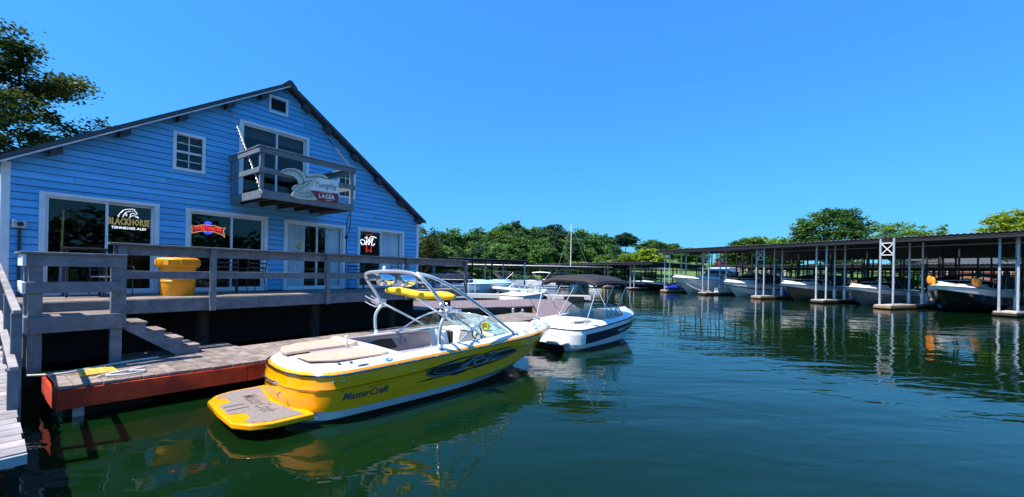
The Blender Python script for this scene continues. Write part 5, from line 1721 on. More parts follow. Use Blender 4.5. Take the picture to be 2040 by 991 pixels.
for p in ((.55, 19.4), (.1, 19.9)):
    MB().lathe([(.07, -.5), (.07, .42), (.05, .46)], (p[0], p[1], 0), 10).build('mooring_post', 'galv', wk)
wp = thing('white_pier', 'long low white-edged pier in front of the left covered slips', 'dock', (0, 32, 0))
plank_quad(wp, (-9, 31.6), (-9, 33.0), (6.4, 32.4), (6.4, 33.8), 60, .42, 'concrete')
skirt(wp, (-9, 31.57), (6.4, 32.37), .40, .12, 'gel_cream', .06)
for xx in (-6, -2, 2, 5):
    MB().box(xx - .8, xx + .8, 32.1, 33.0, -.25, .37).build('float_drum', 'dark_float', wp)
# handrail on the pier
hr = thing('pier_handrail', 'thin white pipe handrail at the far end of the deck', 'handrail', (-3, 30, .4))
set_frame()
for xx in (-5.6, -3.4, -2.9):
    MB().tube([(xx, 31.9, .42), (xx, 31.9, 1.55)], .025, 6).build('post', 'gel_white', hr)
MB().tube([(-5.6, 31.9, 1.55), (-2.9, 31.9, 1.55)], .025, 6).tube([(-5.6, 31.9, 1.1), (-3.4, 31.9, 1.1)], .02, 6).build('rail', 'gel_white', hr)
# rocks at the shore below the deck's far end
rk = MB()
random.seed(33)
set_frame()
for k in range(90):
    x, y = random.uniform(-13.5, -9.0), random.uniform(24, 36)
    r_ = random.uniform(.15, .45)
    rk.ell((x, y, random.uniform(-.05, .35)), r_, r_ * random.uniform(.6, 1), r_ * .7, 6, 4)
tag(rk.build('shore_rocks', 'concrete'), 'pale rocks along the water below the deck end', 'rocks', kind='stuff')

# ================================================================ BOATS on the left and centre
simple_boat('cabin_cruiser', 'pale blue cabin cruiser with dark canvas under the left covered slips', (-7.6, 36.6), -3, 7.6, 2.6, 1.15, 'gel_blue', 'gel_blue', 'gel_blue', 'cuddy', 'canvas_black', rail=False)
simple_boat('speedboat', 'low black and white speedboat moored behind the white pier', (3.2, 35.2), 178, 5.0, 2.0, .72, 'gel_black', 'gel_white', 'gel_white', 'open')
simple_boat('bowrider_boat', 'small cream bowrider with open two-piece windscreen at the brown walkway', (-.1, 27.4), 62, 5.4, 2.2, .72, 'gel_cream', None, 'gel_cream', 'open')

# ================================================================ COVERED SLIPS
def corrugated(y0, y1, fx0, fx1, z0_, z1_, pitch=.32, amp=.035, th_=.012):
    n = int((y1 - y0) / pitch * 4)
    a, b = [], []
    for i in range(n + 1):
        y_ = y0 + (y1 - y0) * i / n
        d_ = amp * math.sin(2 * math.pi * (y_ - y0) / pitch)
        a.append((fx0, y_, z0_ + d_)); b.append((fx1, y_, z1_ + d_))
    return MB().loft([a, b])
def covered_dock(label, loc, deg, fingers, y_range, roofs, flen, fz=.33, post_dx=(0.3, 3.2, 6.1, 9.0), fw=1.0, post_top=5.35, post_m='galv', first_bright=2, braces=(), walk_x=10.0, proud=None, roof_m='roof_metal', under='roof_under'):
    set_frame((loc[0], loc[1], 0), deg)
    d = thing('covered_dock', label, 'covered dock', (flen / 2, (y_range[0] + y_range[1]) / 2, 0))
    for k, (x0_, x1_, za, zb) in enumerate(roofs):
        rf = corrugated(y_range[0], y_range[1], x0_, x1_, za, zb).build('roof', roof_m, d, smooth=True, solid=.02)
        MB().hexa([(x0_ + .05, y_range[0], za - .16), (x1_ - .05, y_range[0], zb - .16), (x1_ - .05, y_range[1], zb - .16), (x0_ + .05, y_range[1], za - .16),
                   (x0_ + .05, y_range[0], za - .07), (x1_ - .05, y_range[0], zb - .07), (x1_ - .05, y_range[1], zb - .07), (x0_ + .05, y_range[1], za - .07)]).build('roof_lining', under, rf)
        for xx, zz in ((x0_ + .12, za), (x1_ - .12, zb)):
            MB().box(xx - .05, xx + .05, y_range[0], y_range[1], zz - .34, zz - .162).build('eave_beam', 'post_dark', rf)
    for j, y_ in enumerate(fingers):
        xs = (proud or {}).get(j, 0.0)
        fg = MB().box(xs - .3, flen, y_ - fw / 2, y_ + fw / 2, fz - .10, fz).build('finger_pier', 'concrete', d, bevel=.01)
        MB().box(xs - .34, flen, y_ - fw / 2 - .03, y_ + fw / 2 + .03, fz - .24, fz - .102).build('pier_edge', 'rust' if j % 2 else 'pile_wood', fg)
        MB().box(xs - .1, flen, y_ - fw / 2 + .12, y_ + fw / 2 - .12, -.25, fz - .26).build('pier_float', 'dark_float', fg)
        for q, px_ in enumerate(post_dx):
            for s_ in (-1, 1):
                yy = y_ + s_ * (fw / 2 - .1)
                xx = px_ + (xs if q == 0 else 0)
                top = post_top
                for (x0_, x1_, za, zb) in roofs:
                    if x0_ <= xx <= x1_:
                        top = za + (zb - za) * (xx - x0_) / (x1_ - x0_) - .17
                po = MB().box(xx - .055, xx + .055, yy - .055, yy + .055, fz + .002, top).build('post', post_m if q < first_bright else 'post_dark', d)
                if q in (1, 2):
                    MB().box(xx - .10, xx + .10, yy - .09, yy + .09, fz + .003, fz + .85).build('post_bumper', 'gel_white', po)
            if q == 0 and j in braces:
                xx = px_ + xs
                z1b, z0b = top - .35, top - 1.25
                ya, yb_ = y_ - fw / 2 + .1, y_ + fw / 2 - .1
                br = MB()
                br.beam((xx, ya, z0b), (xx, yb_, z1b), .04, .05).beam((xx, ya, z1b), (xx, yb_, z0b), .04, .05).beam((xx, ya, z0b), (xx, yb_, z0b), .05, .06).beam((xx, ya, z1b), (xx, yb_, z1b), .05, .06)
                br.build('cross_brace', 'gel_white', d)
            tie = MB().box(px_ - .03, px_ + .03, y_ - fw / 2 + .1, y_ + fw / 2 - .1, 3.72 if post_top > 4.5 else 2.9, 3.80 if post_top > 4.5 else 2.98).build('tie_beam', 'post_dark', d)
    MB().box(walk_x, walk_x + 1.8, y_range[0], y_range[1], fz - .12, fz - .004).build('walkway', 'concrete', d)
    # dark storage rails along the back
    for zz in (1.35, 2.9, 3.5):
        MB().box(walk_x + .1, walk_x + .2, y_range[0], y_range[1], zz, zz + .09).build('back_rail', 'post_dark', d)
    n = int((y_range[1] - y_range[0]) / 2.4)
    for i in range(n):
        yy = y_range[0] + 1 + i * 2.4
        MB().box(walk_x + .1, walk_x + .2, yy, yy + .1, fz, 4.3 if post_top > 4.5 else 3.1).build('back_post', 'post_dark', d)
    return d
DA, DAD = (31.94, 25.91), 24.5
FY = [-12.0, -6.0, 0.0, 5.6, 10.9, 16.5, 23.0, 28.9]
covered_dock('near covered boat slips with high corrugated roof on the right', DA, DAD, FY, (-16, 29.6), [(-.9, 5.0, 5.42, 5.42)], 10.0, braces=(3, 5, 6), proud={3: -1.6})
set_frame((*DA, 0), DAD)
rb_ = thing('rear_roof', 'lower rear corrugated roof behind the near covered slips', 'roof', (9, 2, 4.5))
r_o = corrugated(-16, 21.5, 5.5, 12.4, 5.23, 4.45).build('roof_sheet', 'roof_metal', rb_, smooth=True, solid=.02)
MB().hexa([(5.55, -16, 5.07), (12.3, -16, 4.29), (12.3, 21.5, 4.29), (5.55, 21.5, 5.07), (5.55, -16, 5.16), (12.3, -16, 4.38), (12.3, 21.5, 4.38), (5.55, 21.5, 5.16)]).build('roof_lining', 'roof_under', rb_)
for yy in range(-14, 21, 3):
    for xx, zt_ in ((5.8, 5.0), (12.0, 4.3)):
        MB().box(xx - .05, xx + .05, yy - .05, yy + .05, .34, zt_).build('post', 'post_dark', rb_)
covered_dock('low-roofed covered slips beyond the sailboat mast', DA, DAD, [35.5, 41.5, 47.5, 53.5, 59.5], (30.5, 63), [(-.8, 9.5, 3.95, 3.70)], 9.0, post_top=3.8, post_dx=(.3, 4.4, 8.6), walk_x=9.0, first_bright=1)
covered_dock('second row of covered slips behind the near ones, seen between their posts', (DA[0] + 17.5, DA[1] + 7.0), DAD, [-10.5 + 4.2 * i for i in range(12)], (-14, 38), [(-.5, 10.5, 3.95, 3.75)], 10.0, post_top=3.8, post_m='post_dark', post_dx=(.3, 3.6, 7, 9.8), walk_x=10.0)
set_frame((-11.5, 33.6, 0), 32)
ld = thing('covered_dock', 'left covered slips with flat dark roof behind the deck end', 'covered dock', (6, 4, 0))
rf = MB()
rfo = corrugated(0, 9.0, 0, 15.5, 3.42, 3.42).build('roof', 'roof_metal', ld, smooth=True, solid=.02)
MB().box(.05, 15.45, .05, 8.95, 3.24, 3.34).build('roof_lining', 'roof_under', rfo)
for xx in (.2, 3.9, 7.6, 11.3, 15.2):
    for yy in (.15, 4.5, 8.8):
        MB().box(xx - .06, xx + .06, yy - .06, yy + .06, .36, 3.24).build('post', 'post_dark' if xx < 14 else 'galv', ld)
MB().box(0, 15.5, 8.2, 9.6, .2, .36).build('walkway', 'concrete', ld)
for xx in (3.9, 11.3):
    MB().box(xx - .4, xx + .4, .2, 8.2, .2, .34).build('finger_pier', 'concrete', ld)
# far docks across the cove
for (lx, ly, dg, ln, dep, hz_, lb) in ((-8, 62, 6, 22, 7, 3.2, 'far low covered dock between the left slips and the hill'), (4, 76, 2, 26, 8, 3.4, 'farthest covered dock below the wooded hill')):
    set_frame((lx, ly, 0), dg)
    fd = thing('covered_dock', lb, 'covered dock', (ln / 2, dep / 2, 0))
    ro_ = corrugated(0, dep, 0, ln, hz_, hz_, .6).build('roof', 'gel_cream', fd, smooth=True, solid=.12)
    for i in range(int(ln / 3.5) + 1):
        for yy in (.1, dep - .1):
            MB().box(i * 3.5, i * 3.5 + .11, yy - .05, yy + .05, .3, hz_ - .1).build('post', 'post_dark', fd)
    MB().box(0, ln, dep - 1.5, dep, .15, .35).build('walkway', 'concrete', fd)
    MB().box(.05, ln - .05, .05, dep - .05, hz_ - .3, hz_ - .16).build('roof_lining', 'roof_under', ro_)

# boats in the right-hand slips (bows toward the open water)
def slip(x, y):
    c, s_ = math.cos(R(DAD)), math.sin(R(DAD))
    return (DA[0] + x * c - y * s_, DA[1] + x * s_ + y * c)
HB = DAD + 180
simple_boat('motor_yacht', 'white express cruiser with orange fenders on its foredeck, rightmost slip', slip(8.4, 2.9), HB, 9.6, 3.3, 1.75, 'gel_black', 'gel_white', 'gel_white', 'cuddy', 'canvas_black', rail=False, stripe=(.30, .34))
simple_boat('cabin_cruiser', 'grey-hulled cruiser with white foredeck beside the X-braced posts', slip(7.9, 8.3), HB, 8.6, 2.9, 1.45, 'gel_grey', 'gel_white', 'gel_white', 'cuddy', 'canvas_black', stripe=(.30, .36))
simple_boat('cabin_cruiser', 'white-decked cruiser with brown hull and low bow rail in the slips', slip(8.2, 13.7), HB, 9.0, 3.0, 1.55, 'gel_tan', 'gel_white', 'gel_white', 'cuddy', 'canvas_black', rail=True, tower=True, stripe=(.28, .32))
simple_boat('cabin_cruiser', 'white cruiser with black canvas beside the blue barrel', slip(8.0, 19.8), HB, 8.8, 3.0, 1.5, 'gel_white', 'gel_grey', 'gel_white', 'cuddy', 'canvas_black', rail=True, stripe=(.35, .5))
simple_boat('flybridge_cruiser', 'large white flybridge cruiser, tallest boat in the slips', slip(9.2, 26.0), HB, 11.0, 3.7, 1.85, 'gel_white', None, 'gel_white', 'cruiser', rail=True)
simple_boat('ski_boat', 'black-hulled boat with white bow at the near roof\'s left end', slip(6.6, 32.4), HB, 7.4, 2.5, 1.2, 'gel_black', 'gel_white', 'gel_white', 'open', None, rail=True, stripe=(.28, .32))
simple_boat('ski_boat', 'navy-hulled white-decked boat under the low roof', slip(6.6, 38.6), HB, 7.0, 2.4, 1.1, 'gel_navy', 'gel_white', 'gel_white', 'open', None, stripe=(.3, .34))
for k, (yy, hm, lb) in enumerate(((44.5, 'gel_white', 'white runabout deep under the low roof'), (50.5, 'gel_grey', 'grey runabout in the middle of the low-roofed slips'), (56.5, 'gel_white', 'white runabout at the left end of the low roof'))):
    simple_boat('runabout_boat', lb, slip(6.4, yy), HB, 6.4, 2.3, 1.0, hm, None, 'gel_white', 'open', 'canvas_black' if k == 1 else None)
random.seed(41)
for k in range(9):
    q = slip(17.5 + 7.4, -6.4 + 4.2 * k)
    simple_boat('runabout_boat', 'dark-covered runabout in the second row of slips, %s from the right' % ['first', 'second', 'third', 'fourth', 'fifth', 'sixth', 'seventh', 'eighth', 'ninth'][k], (q[0] + .5, q[1] + .3), HB, random.uniform(6.2, 7.4), 2.3, random.uniform(.9, 1.2), random.choice(['gel_black', 'gel_grey', 'gel_white']), None, random.choice(['gel_white', 'gel_grey']), 'open', 'canvas_black', group='boats in the second row of slips')
# pontoons across the cove
def pontoon(x, y, deg, label, canvas):
    set_frame((x, y, 0), deg)
    p = thing('pontoon_boat', label, 'pontoon boat', (3, 0, 0), group='pontoon boats across the cove')
    for yy in (-.9, .9):
        MB().tube([(-.1, yy, .1), (.3, yy, .1), (5.2, yy, .1), (5.9, yy, .28)], [.2, .3, .3, .05], 8).build('pontoon_tube', 'alu', p, smooth=True)
    MB().box(0, 5.6, -1.2, 1.2, .40, .48).build('platform', 'gel_cream', p)
    for (a, b) in (((.3, -1.17), (5.4, -1.17)), ((.3, 1.17), (5.4, 1.17)), ((5.4, -1.17), (5.4, 1.17)), ((.3, -1.17), (.3, 1.17))):
        MB().beam((a[0], a[1], .80), (b[0], b[1], .80), .04, .5).build('side_panel', 'gel_white', p)
    c = MB()
    rg_ = [[(1.0 + 2.6 * t / 5, y_ * 1.15, 2.25 + .1 * math.sin(math.pi * t / 5) - .12 * abs(y_) ** 3) for y_ in (-1, -.6, 0, .6, 1)] for t in range(6)]
    co = MB().loft(rg_).build('canvas_top', canvas, p, smooth=True, solid=.03)
    for s_ in (-1, 1):
        fr_ = MB()
        fr_.tube([(2.2, s_ * 1.15, .9), (1.1, s_ * 1.15, 2.15)], .02, 5).tube([(2.2, s_ * 1.15, .9), (3.5, s_ * 1.15, 2.15)], .02, 5)
        fr_.build('canvas_frame', 'alu', co)
    for xx in (1.0, 3.6):
        pad([(xx, -1.0), (xx + .6, -1.0), (xx + .6, 1.0), (xx, 1.0)], .49, .98, 'bench', 'vinyl_cream', p, .06)
    return p
for k, (x, y, dg, cv) in enumerate(((1.0, 58, 170, 'gel_blue'), (6.5, 57, 175, 'gel_white'), (10.5, 66, 182, 'gel_white'), (-3.5, 55.5, 10, 'canvas_black'), (5.5, 68, 178, 'gel_blue'), (-1, 66, 5, 'gel_white'))):
    pontoon(x, y, dg, ['pontoon boat with pale blue top, nearest under the far docks', 'pontoon boat with white top beside the bimini', 'white-topped pontoon boat right of the others', 'pontoon boat with black top behind the cruiser', 'rearmost pontoon boat with blue top', 'white-topped pontoon boat behind the speedboat'][k], cv)

random.seed(52)
far_boats = [(-6.5, 60.2, 100, 'white'), (-2.2, 61.0, 96, 'grey'), (3.0, 62.5, 92, 'white'), (8.2, 63.0, 95, 'navy'), (13.5, 64.0, 90, 'white'), (7.0, 75.2, 95, 'white'), (12.5, 75.4, 92, 'grey'), (18.0, 75.6, 92, 'white'), (24.0, 75.8, 90, 'black')]
for k, (x, y, dg, c) in enumerate(far_boats):
    simple_boat('runabout_boat', '%s runabout under the far covered docks, %s from the left' % (c, ['first', 'second', 'third', 'fourth', 'fifth', 'sixth', 'seventh', 'eighth', 'ninth'][k]), (x, y), dg, 6.0, 2.3, 1.0, 'gel_' + c, None, 'gel_white', 'cuddy' if k % 3 == 0 else 'open', 'canvas_black' if k % 2 else None, group='boats under the far docks')
# sailboat with bare mast
set_frame((14.2, 69.0, 0), 160)
sb = thing('sailboat', 'moored white sailboat with a tall bare mast behind the low roof', 'sailboat', (3.5, 0, 0))
g_ = table([(0, .8), (2, 1.1), (4, 1.15), (6, .7), (7.2, .01)])
zf = lambda x: .85 + .04 * x
r0 = ring(7.2, 0, g_, zf, .5, 2.5, 16)
MB().loft([r0, ring(7.0, 0, lambda x: g_(x) * .9, lambda x: .2, .5, 2.5, 16, 7.2), ring(5.6, .3, lambda x: g_(x) * .3, lambda x: -.4, .5, 2.5, 16, 7.2)], ring_closed=True).build('hull', 'gel_white', sb, smooth=True)
deck_top(sb, 'deck_moulding', 'gel_white', r0, (9, 9.1, lambda x: .1), 0, .1)
pad([(2.2, -.6), (4.8, -.45), (4.8, .45), (2.2, .6)], 1.0, 1.45, 'cabin', 'gel_white', sb, .06)
MB().tube([(4.2, 0, 1.4), (4.2, 0, 10.8)], .07, 8).tube([(4.2, 0, 1.9), (1.0, 0, 1.8)], .05, 8).build('mast', 'gel_cream', sb)
MB().tube([(4.2, 0, 10.7), (7.1, 0, 1.15)], .02, 4).tube([(4.2, 0, 10.7), (.1, 0, .95)], .02, 4).tube([(4.2, -.6, 6), (4.2, .6, 6)], .03, 4).build('rigging', 'steel', sb)
# dock clutter
set_frame((*DA, 0), DAD)
def drum_at(x, y, label):
    d = thing('blue_barrel', label, 'barrel', (x, y, .33))
    MB().lathe([(.29, 0), (.30, .03), (.30, .3), (.315, .32), (.30, .34), (.30, .62), (.315, .64), (.30, .66), (.30, .92), (.27, .95)], (x, y, .333), 18).build('barrel_body', 'plastic_blue', d, autosmooth=40)
    return d
drum_at(3.6, 16.1, 'lower blue plastic barrel on the finger pier')
d = thing('blue_barrel', 'upper blue plastic barrel stacked on another one', 'barrel', (3.6, 16.1, 1.285))
MB().lathe([(.29, 0), (.30, .03), (.30, .3), (.315, .32), (.30, .34), (.30, .62), (.315, .64), (.30, .66), (.30, .92), (.27, .95)], (3.6, 16.1, 1.285), 18).build('barrel_body', 'plastic_blue', d, autosmooth=40)
db = thing('dock_box', 'white dock box on the pier before the flybridge cruiser', 'dock box', (2.4, 22.8, .33))
MB().box(1.8, 3.0, 22.55, 23.05, .334, .80).build('box_body', 'gel_white', db, bevel=.02)
MB().box(1.76, 3.04, 22.5, 23.1, .803, .88).build('lid', 'gel_white', db, bevel=.02)
for k, (x, y, c, lb) in enumerate(((.6, 28.6, 'plastic_blue', 'blue jet ski on the pier at the near roof\'s left end'), (1.6, 29.2, 'canvas_black', 'dark covered jet ski beside the blue one'))):
    j = thing('jet_ski', lb, 'jet ski', (x, y, .33))
    rgj = []
    for t in range(8):
        u = t / 7
        X = x - .9 + 2.2 * u
        w_ = .5 * math.sin(math.pi * min(1, .25 + .75 * (1 - u) ** .6 * .9)) * (1 if u < .9 else .4)
        h_ = .35 + .25 * math.sin(math.pi * u)
        rgj.append([(X, y - w_, .40), (X, y - w_ * 1.0, .40 + h_ * .6), (X, y - w_ * .4, .40 + h_), (X, y + w_ * .4, .40 + h_), (X, y + w_, .40 + h_ * .6), (X, y + w_, .40)])
    MB().loft(rgj, ring_closed=True, cap=True).build('body', c, j, smooth=True)
    pad([(x - .7, y - .17), (x + .3, y - .17), (x + .3, y + .17), (x - .7, y + .17)], .95, 1.12, 'saddle', 'black', j, .05)
    MB().tube([(x + .45, y - .38, 1.28), (x + .5, y, 1.22), (x + .45, y + .38, 1.28)], .03, 6).build('handlebar', 'black', j)
def vest(x, y, z_, label):
    v_ = thing('orange_fender', label, 'fender', (x, y, z_))
    for dx_ in (-.09, .09):
        MB().ell((x, y + dx_, z_ + .30 + dx_ * .4), .13, .15, .32, 10, 8).build('fender_lobe', 'orange_vest', v_, smooth=True)
    MB().tube([(x, y, z_ + .6), (x, y, z_ + .78)], .04, 6).build('strap', 'black', v_)
vest(-.25, 3.5, 1.93, 'orange fender bundle at the bow of the rightmost cruiser')
vest(1.1, 1.65, 1.90, 'orange fender bundle beside the post on the rightmost cruiser')
fl = thing('small_flag', 'small red and white flag on the grey-hulled cruiser\'s bow', 'flag', (.3, 8.6, 1.4))
MB().tube([(.3, 8.6, 1.35), (.3, 8.6, 2.1)], .015, 5).build('staff', 'alu', fl)
MB().prism([(0, 0), (.42, .05), (.42, .30), (0, .28)], lambda x, q: (.3 + x, 8.6, 1.78 + q), lambda x, q: (.3 + x, 8.61, 1.78 + q)).build('cloth', 'flag_red', fl)
rope('mooring_rope', [(1.2, 23.0, .4), (.4, 24.0, .55), (-.2, 25.0, 1.1), (-.6, 25.6, 1.6)], .03, 'white mooring line from pier to the flybridge cruiser\'s bow')
# ================================================================ TREES
def leaf(mb, c, s_, rnd, flat=.55):
    """one leaf-sized bent rhombus"""
    a = rnd.uniform(0, 6.283)
    tilt = rnd.gauss(0, flat)
    roll = rnd.gauss(0, flat)
    d = Vector((math.cos(a), math.sin(a), tilt)).normalized()
    u = Vector((-math.sin(a), math.cos(a), roll)).normalized()
    w_ = s_ * .42
    k = len(mb.v)
    mb.v += [tuple(c - d * s_ * .5), tuple(c + u * w_), tuple(c + d * s_ * .5), tuple(c - u * w_)]
    mb.f.append((k, k + 1, k + 2, k + 3))

def crown_mesh(name, seed, clumps, per, size, shape=(1, 1, 1), irregular=.35, m_='leaf_mid', lower=.25, cr=.24):
    """Foliage in a unit-ish crown: leaf clumps near the surface of an uneven ellipsoid, z from 0 to 2."""
    rnd = random.Random(seed)
    mb = MB()
    cs = []
    for i in range(clumps):
        th_ = rnd.uniform(0, 6.283)
        cz = rnd.uniform(-1 + lower, 1)
        rr = math.sqrt(max(0, 1 - cz * cz))
        rad = rnd.uniform(.45, 1.0) ** .6 * (1 - irregular * abs(mnoise.noise(Vector((math.cos(th_) * 1.6, math.sin(th_) * 1.6, cz * 1.6 + seed)))) * 1.6)
        cs.append((Vector((rr * math.cos(th_) * rad * shape[0], rr * math.sin(th_) * rad * shape[1], 1 + cz * rad * shape[2])), cr * rnd.uniform(.6, 1.25)))
    for c, r_ in cs:
        for j in range(per):
            while True:
                p = Vector((rnd.uniform(-1, 1), rnd.uniform(-1, 1), rnd.uniform(-1, 1)))
                if p.length < 1:
                    break
            p.z *= .62
            leaf(mb, c + p * r_, size * rnd.uniform(.6, 1.3), rnd)
    me = mb.mesh(name)
    return me
def trunk_mesh(name, seed, h=1.1, r=.06, limbs=5):
    rnd = random.Random(seed)
    mb = MB()
    pts = [(0, 0, -.3), (0, 0, 0), (rnd.uniform(-.03, .03), rnd.uniform(-.03, .03), h * .5), (rnd.uniform(-.06, .06), rnd.uniform(-.06, .06), h)]
    mb.tube(pts, [r * 1.3, r, r * .8, r * .4], 7)
    for i in range(limbs):
        z0_ = h * rnd.uniform(.45, .95)
        a = rnd.uniform(0, 6.283)
        ln = rnd.uniform(.4, .75)
        mb.tube([(0, 0, z0_), (ln * .5 * math.cos(a), ln * .5 * math.sin(a), z0_ + .16), (ln * math.cos(a), ln * math.sin(a), z0_ + .34)], [r * .5, r * .33, r * .12], 5)
    return mb.mesh(name, smooth=True)
CROWNS = {}
for i in range(4):
    CROWNS['round%d' % i] = crown_mesh('crown_round', 10 + i, 150, 34, .135, (1, 1, .95), irregular=.34)
for i in range(3):
    CROWNS['tall%d' % i] = crown_mesh('crown_tall', 30 + i, 120, 34, .13, (.72, .72, 1.15), irregular=.5)
for i in range(2):
    CROWNS['loose%d' % i] = crown_mesh('crown_loose', 50 + i, 80, 24, .15, (.95, .95, .95), irregular=.75, cr=.2)
CROWNS['big'] = crown_mesh('crown_big', 71, 420, 46, .07, (1.0, 1.0, .95), irregular=.16, cr=.17, lower=.05)
CROWNS['bigloose'] = crown_mesh('crown_bigloose', 72, 190, 42, .066, (1.0, 1.0, .85), irregular=.6, cr=.16)
TRUNKS = [trunk_mesh('trunk', 90 + i) for i in range(3)]
TREE_N = 0
def tree(x, y, top, width, kind, leafm, label, group, base=None, bark='bark', name='tree', rz=None, low=None):
    """tree standing at x, y whose crown reaches height top; width is the crown's diameter"""
    global TREE_N
    set_frame()
    z0_ = ground(x, y) if base is None else base
    t = thing(name, label, 'tree', (x, y, z0_), group)
    h = top - z0_
    ch = min(h * .86, width * 1.15) if low is None else top - low
    rnd = random.Random(TREE_N * 13 + 5)
    TREE_N += 1
    def part(nm, me, m_, sc_, z_):
        me2 = me
        if not me.materials or me.materials[0] != MATS[m_]:
            me2 = VAR.get((me.name, m_))
            if me2 is None:
                me2 = me.copy()
                me2.materials.clear()
                me2.materials.append(MATS[m_])
                VAR[(me.name, m_)] = me2
        o = bpy.data.objects.new(nm, me2)
        COL.objects.link(o)
        o.parent = t
        o.location = (0, 0, z_)
        o.scale = sc_
        o.rotation_euler = (0, 0, rnd.uniform(0, 6.28) if rz is None else rz)
        BASE[o.name] = (0, 0, 0)
        return o
    part('crown', CROWNS[kind], leafm, (width / 2, width / 2, ch / 2), h - ch)
    part('trunk', TRUNKS[TREE_N % 3], bark, (h * .28, h * .28, h * .60), 0)
    return t
VAR = {}
HT = 'leafy tree in the dense wood on the far hill'
HG = 'trees of the wooded hill'
random.seed(77)
# skyline of the wooded hill: photo position of each crown top and its distance
SKY = [(846, 462, 60, 7, 'loose0', 'leaf_mid'), (878, 459, 115, 8, 'round0', 'leaf_dark'), (905, 458, 128, 9, 'tall0', 'leaf_dark'), (930, 456, 132, 9, 'loose1', 'leaf_dark'), (958, 454, 138, 9, 'tall1', 'leaf_dark'),
       (985, 455, 135, 9, 'round1', 'leaf_mid'), (1003, 444, 145, 10, 'round2', 'leaf_dark'), (1027, 442, 150, 8, 'tall2', 'leaf_deep'), (1050, 451, 148, 10, 'round3', 'leaf_mid'), (1074, 449, 150, 10, 'round0', 'leaf_dark'),
       (1098, 444, 155, 11, 'round1', 'leaf_deep'), (1127, 452, 158, 7, 'loose0', 'leaf_deep'), (1150, 455, 158, 11, 'round2', 'leaf_dark'), (1175, 456, 160, 11, 'round3', 'leaf_mid'), (1200, 464, 160, 10, 'round0', 'leaf_dark')]
for (px, py, d, wd, kd, lm) in SKY:
    p = at(px, py, d)
    tree(p.x, p.y, p.z, wd * 1.15, kd, lm, HT, HG, low=p.z - wd * 1.2)
# the slope below the skyline, row by row
rows = [(0.95, 9), (0.89, 18), (0.82, 27), (0.74, 37), (0.66, 48)]
kinds = ['round0', 'round1', 'round2', 'round3', 'tall0', 'tall1', 'loose1']
for fr_, drop in rows:
    x = 862
    while x < 1240:
        sk = min(SKY, key=lambda s_: abs(s_[0] - x))
        d = 150 * fr_ + random.uniform(-5, 5)
        py = sk[1] + drop * random.uniform(.7, 1.1) + (8 if x > 1190 else 0)
        p = at(x, py, d)
        wd = random.uniform(6.0, 9.5)
        if not (1105 < x < 1190 and drop > 35):
            tree(p.x, p.y, p.z, wd, random.choice(kinds), random.choice(['leaf_dark', 'leaf_dark', 'leaf_mid', 'leaf_deep']), HT, HG, low=p.z - wd * 1.0)
        x += random.uniform(19, 30)
# lone trees right of the hill
for (px, py, d, wd, kd, lm, lb, lo) in [
        (1247, 461, 150, 9.5, 'round1', 'leaf_deep', 'dark round-headed tree standing alone right of the wooded hill', None),
        (1282, 478, 140, 8, 'loose0', 'leaf_dark', 'thin dark tree right of the lone round tree', None),
        (1300, 476, 150, 8, 'round0', 'leaf_mid', 'small green tree behind the bright yellowish tree', None),
        (1290, 494, 100, 10, 'round2', 'leaf_bright', 'bright yellow-green round tree above the low roof', None),
        (1258, 500, 105, 8, 'round3', 'leaf_bright', 'pale green tree left of the yellow-green one', None),
        (1325, 483, 150, 8, 'round1', 'leaf_dark', 'dark tree left of the near roof\'s end', None),
        (1345, 486, 150, 6, 'tall0', 'leaf_dark', 'narrow dark tree at the near roof\'s end', None),
        (1375, 492, 120, 9, 'round0', 'leaf_mid', 'green tree seen under the near roof\'s left end', None),
        (1482, 470, 92, 9.5, 'round1', 'leaf_mid', 'light tree just above the roof, left of the other', None),
        (1538, 463, 92, 13, 'round3', 'leaf_mid', 'broad light green tree above the roof beside the great tree', None)]:
    p = at(px, py, d)
    tree(p.x, p.y, p.z, wd, kd, lm, lb, None, low=lo)
p = at(1655, 409, 76)
tree(p.x, p.y, p.z, 13.2, 'big', 'leaf_dark', 'great dome-shaped dark green tree above the near roof', None, low=p.z - 11.5, name='dome_tree')
p = at(1782, 432, 76)
tree(p.x, p.y, p.z, 11.5, 'bigloose', 'leaf_mid', 'open-crowned tree right of the great dome tree', None, low=p.z - 9)
p = at(1850, 448, 80)
tree(p.x, p.y, p.z, 8, 'loose1', 'leaf_mid', 'small sparse tree at the right of the open-crowned one', None, low=p.z - 7)
p = at(2040, 410, 62)
tree(p.x, p.y, p.z, 11, 'big', 'leaf_bright', 'yellow-green tree cut by the right edge of the view', None, low=p.z - 9)
p = at(1440, 519, 98)
tree(p.x, p.y, p.z, 5, 'round2', 'leaf_pink', 'pink-flowering small tree behind the covered slips', None, low=p.z - 4)
BELT = 'tree in the belt behind the lawn right of the slips'
random.seed(5)
for k in range(17):
    t = k / 16
    x = 46 + 78 * t
    y = 132 - 92 * t + random.uniform(-5, 5)
    g0 = ground(x, y)
    tree(x, y, g0 + random.uniform(5.0, 7.0), random.uniform(8, 11), random.choice(kinds), random.choice(['leaf_dark', 'leaf_mid', 'leaf_deep']), BELT, 'trees of the belt behind the lawn')
random.seed(15)
SHR = [(-9 + 3.4 * k, 83.5 + .6 * min(k, 5) + 6.5 * (k > 4) + random.uniform(-.6, .8)) for k in range(13)] + [(40 + 3.1 * k, 84 - 3.6 * k + random.uniform(0, 2.5)) for k in range(17)]
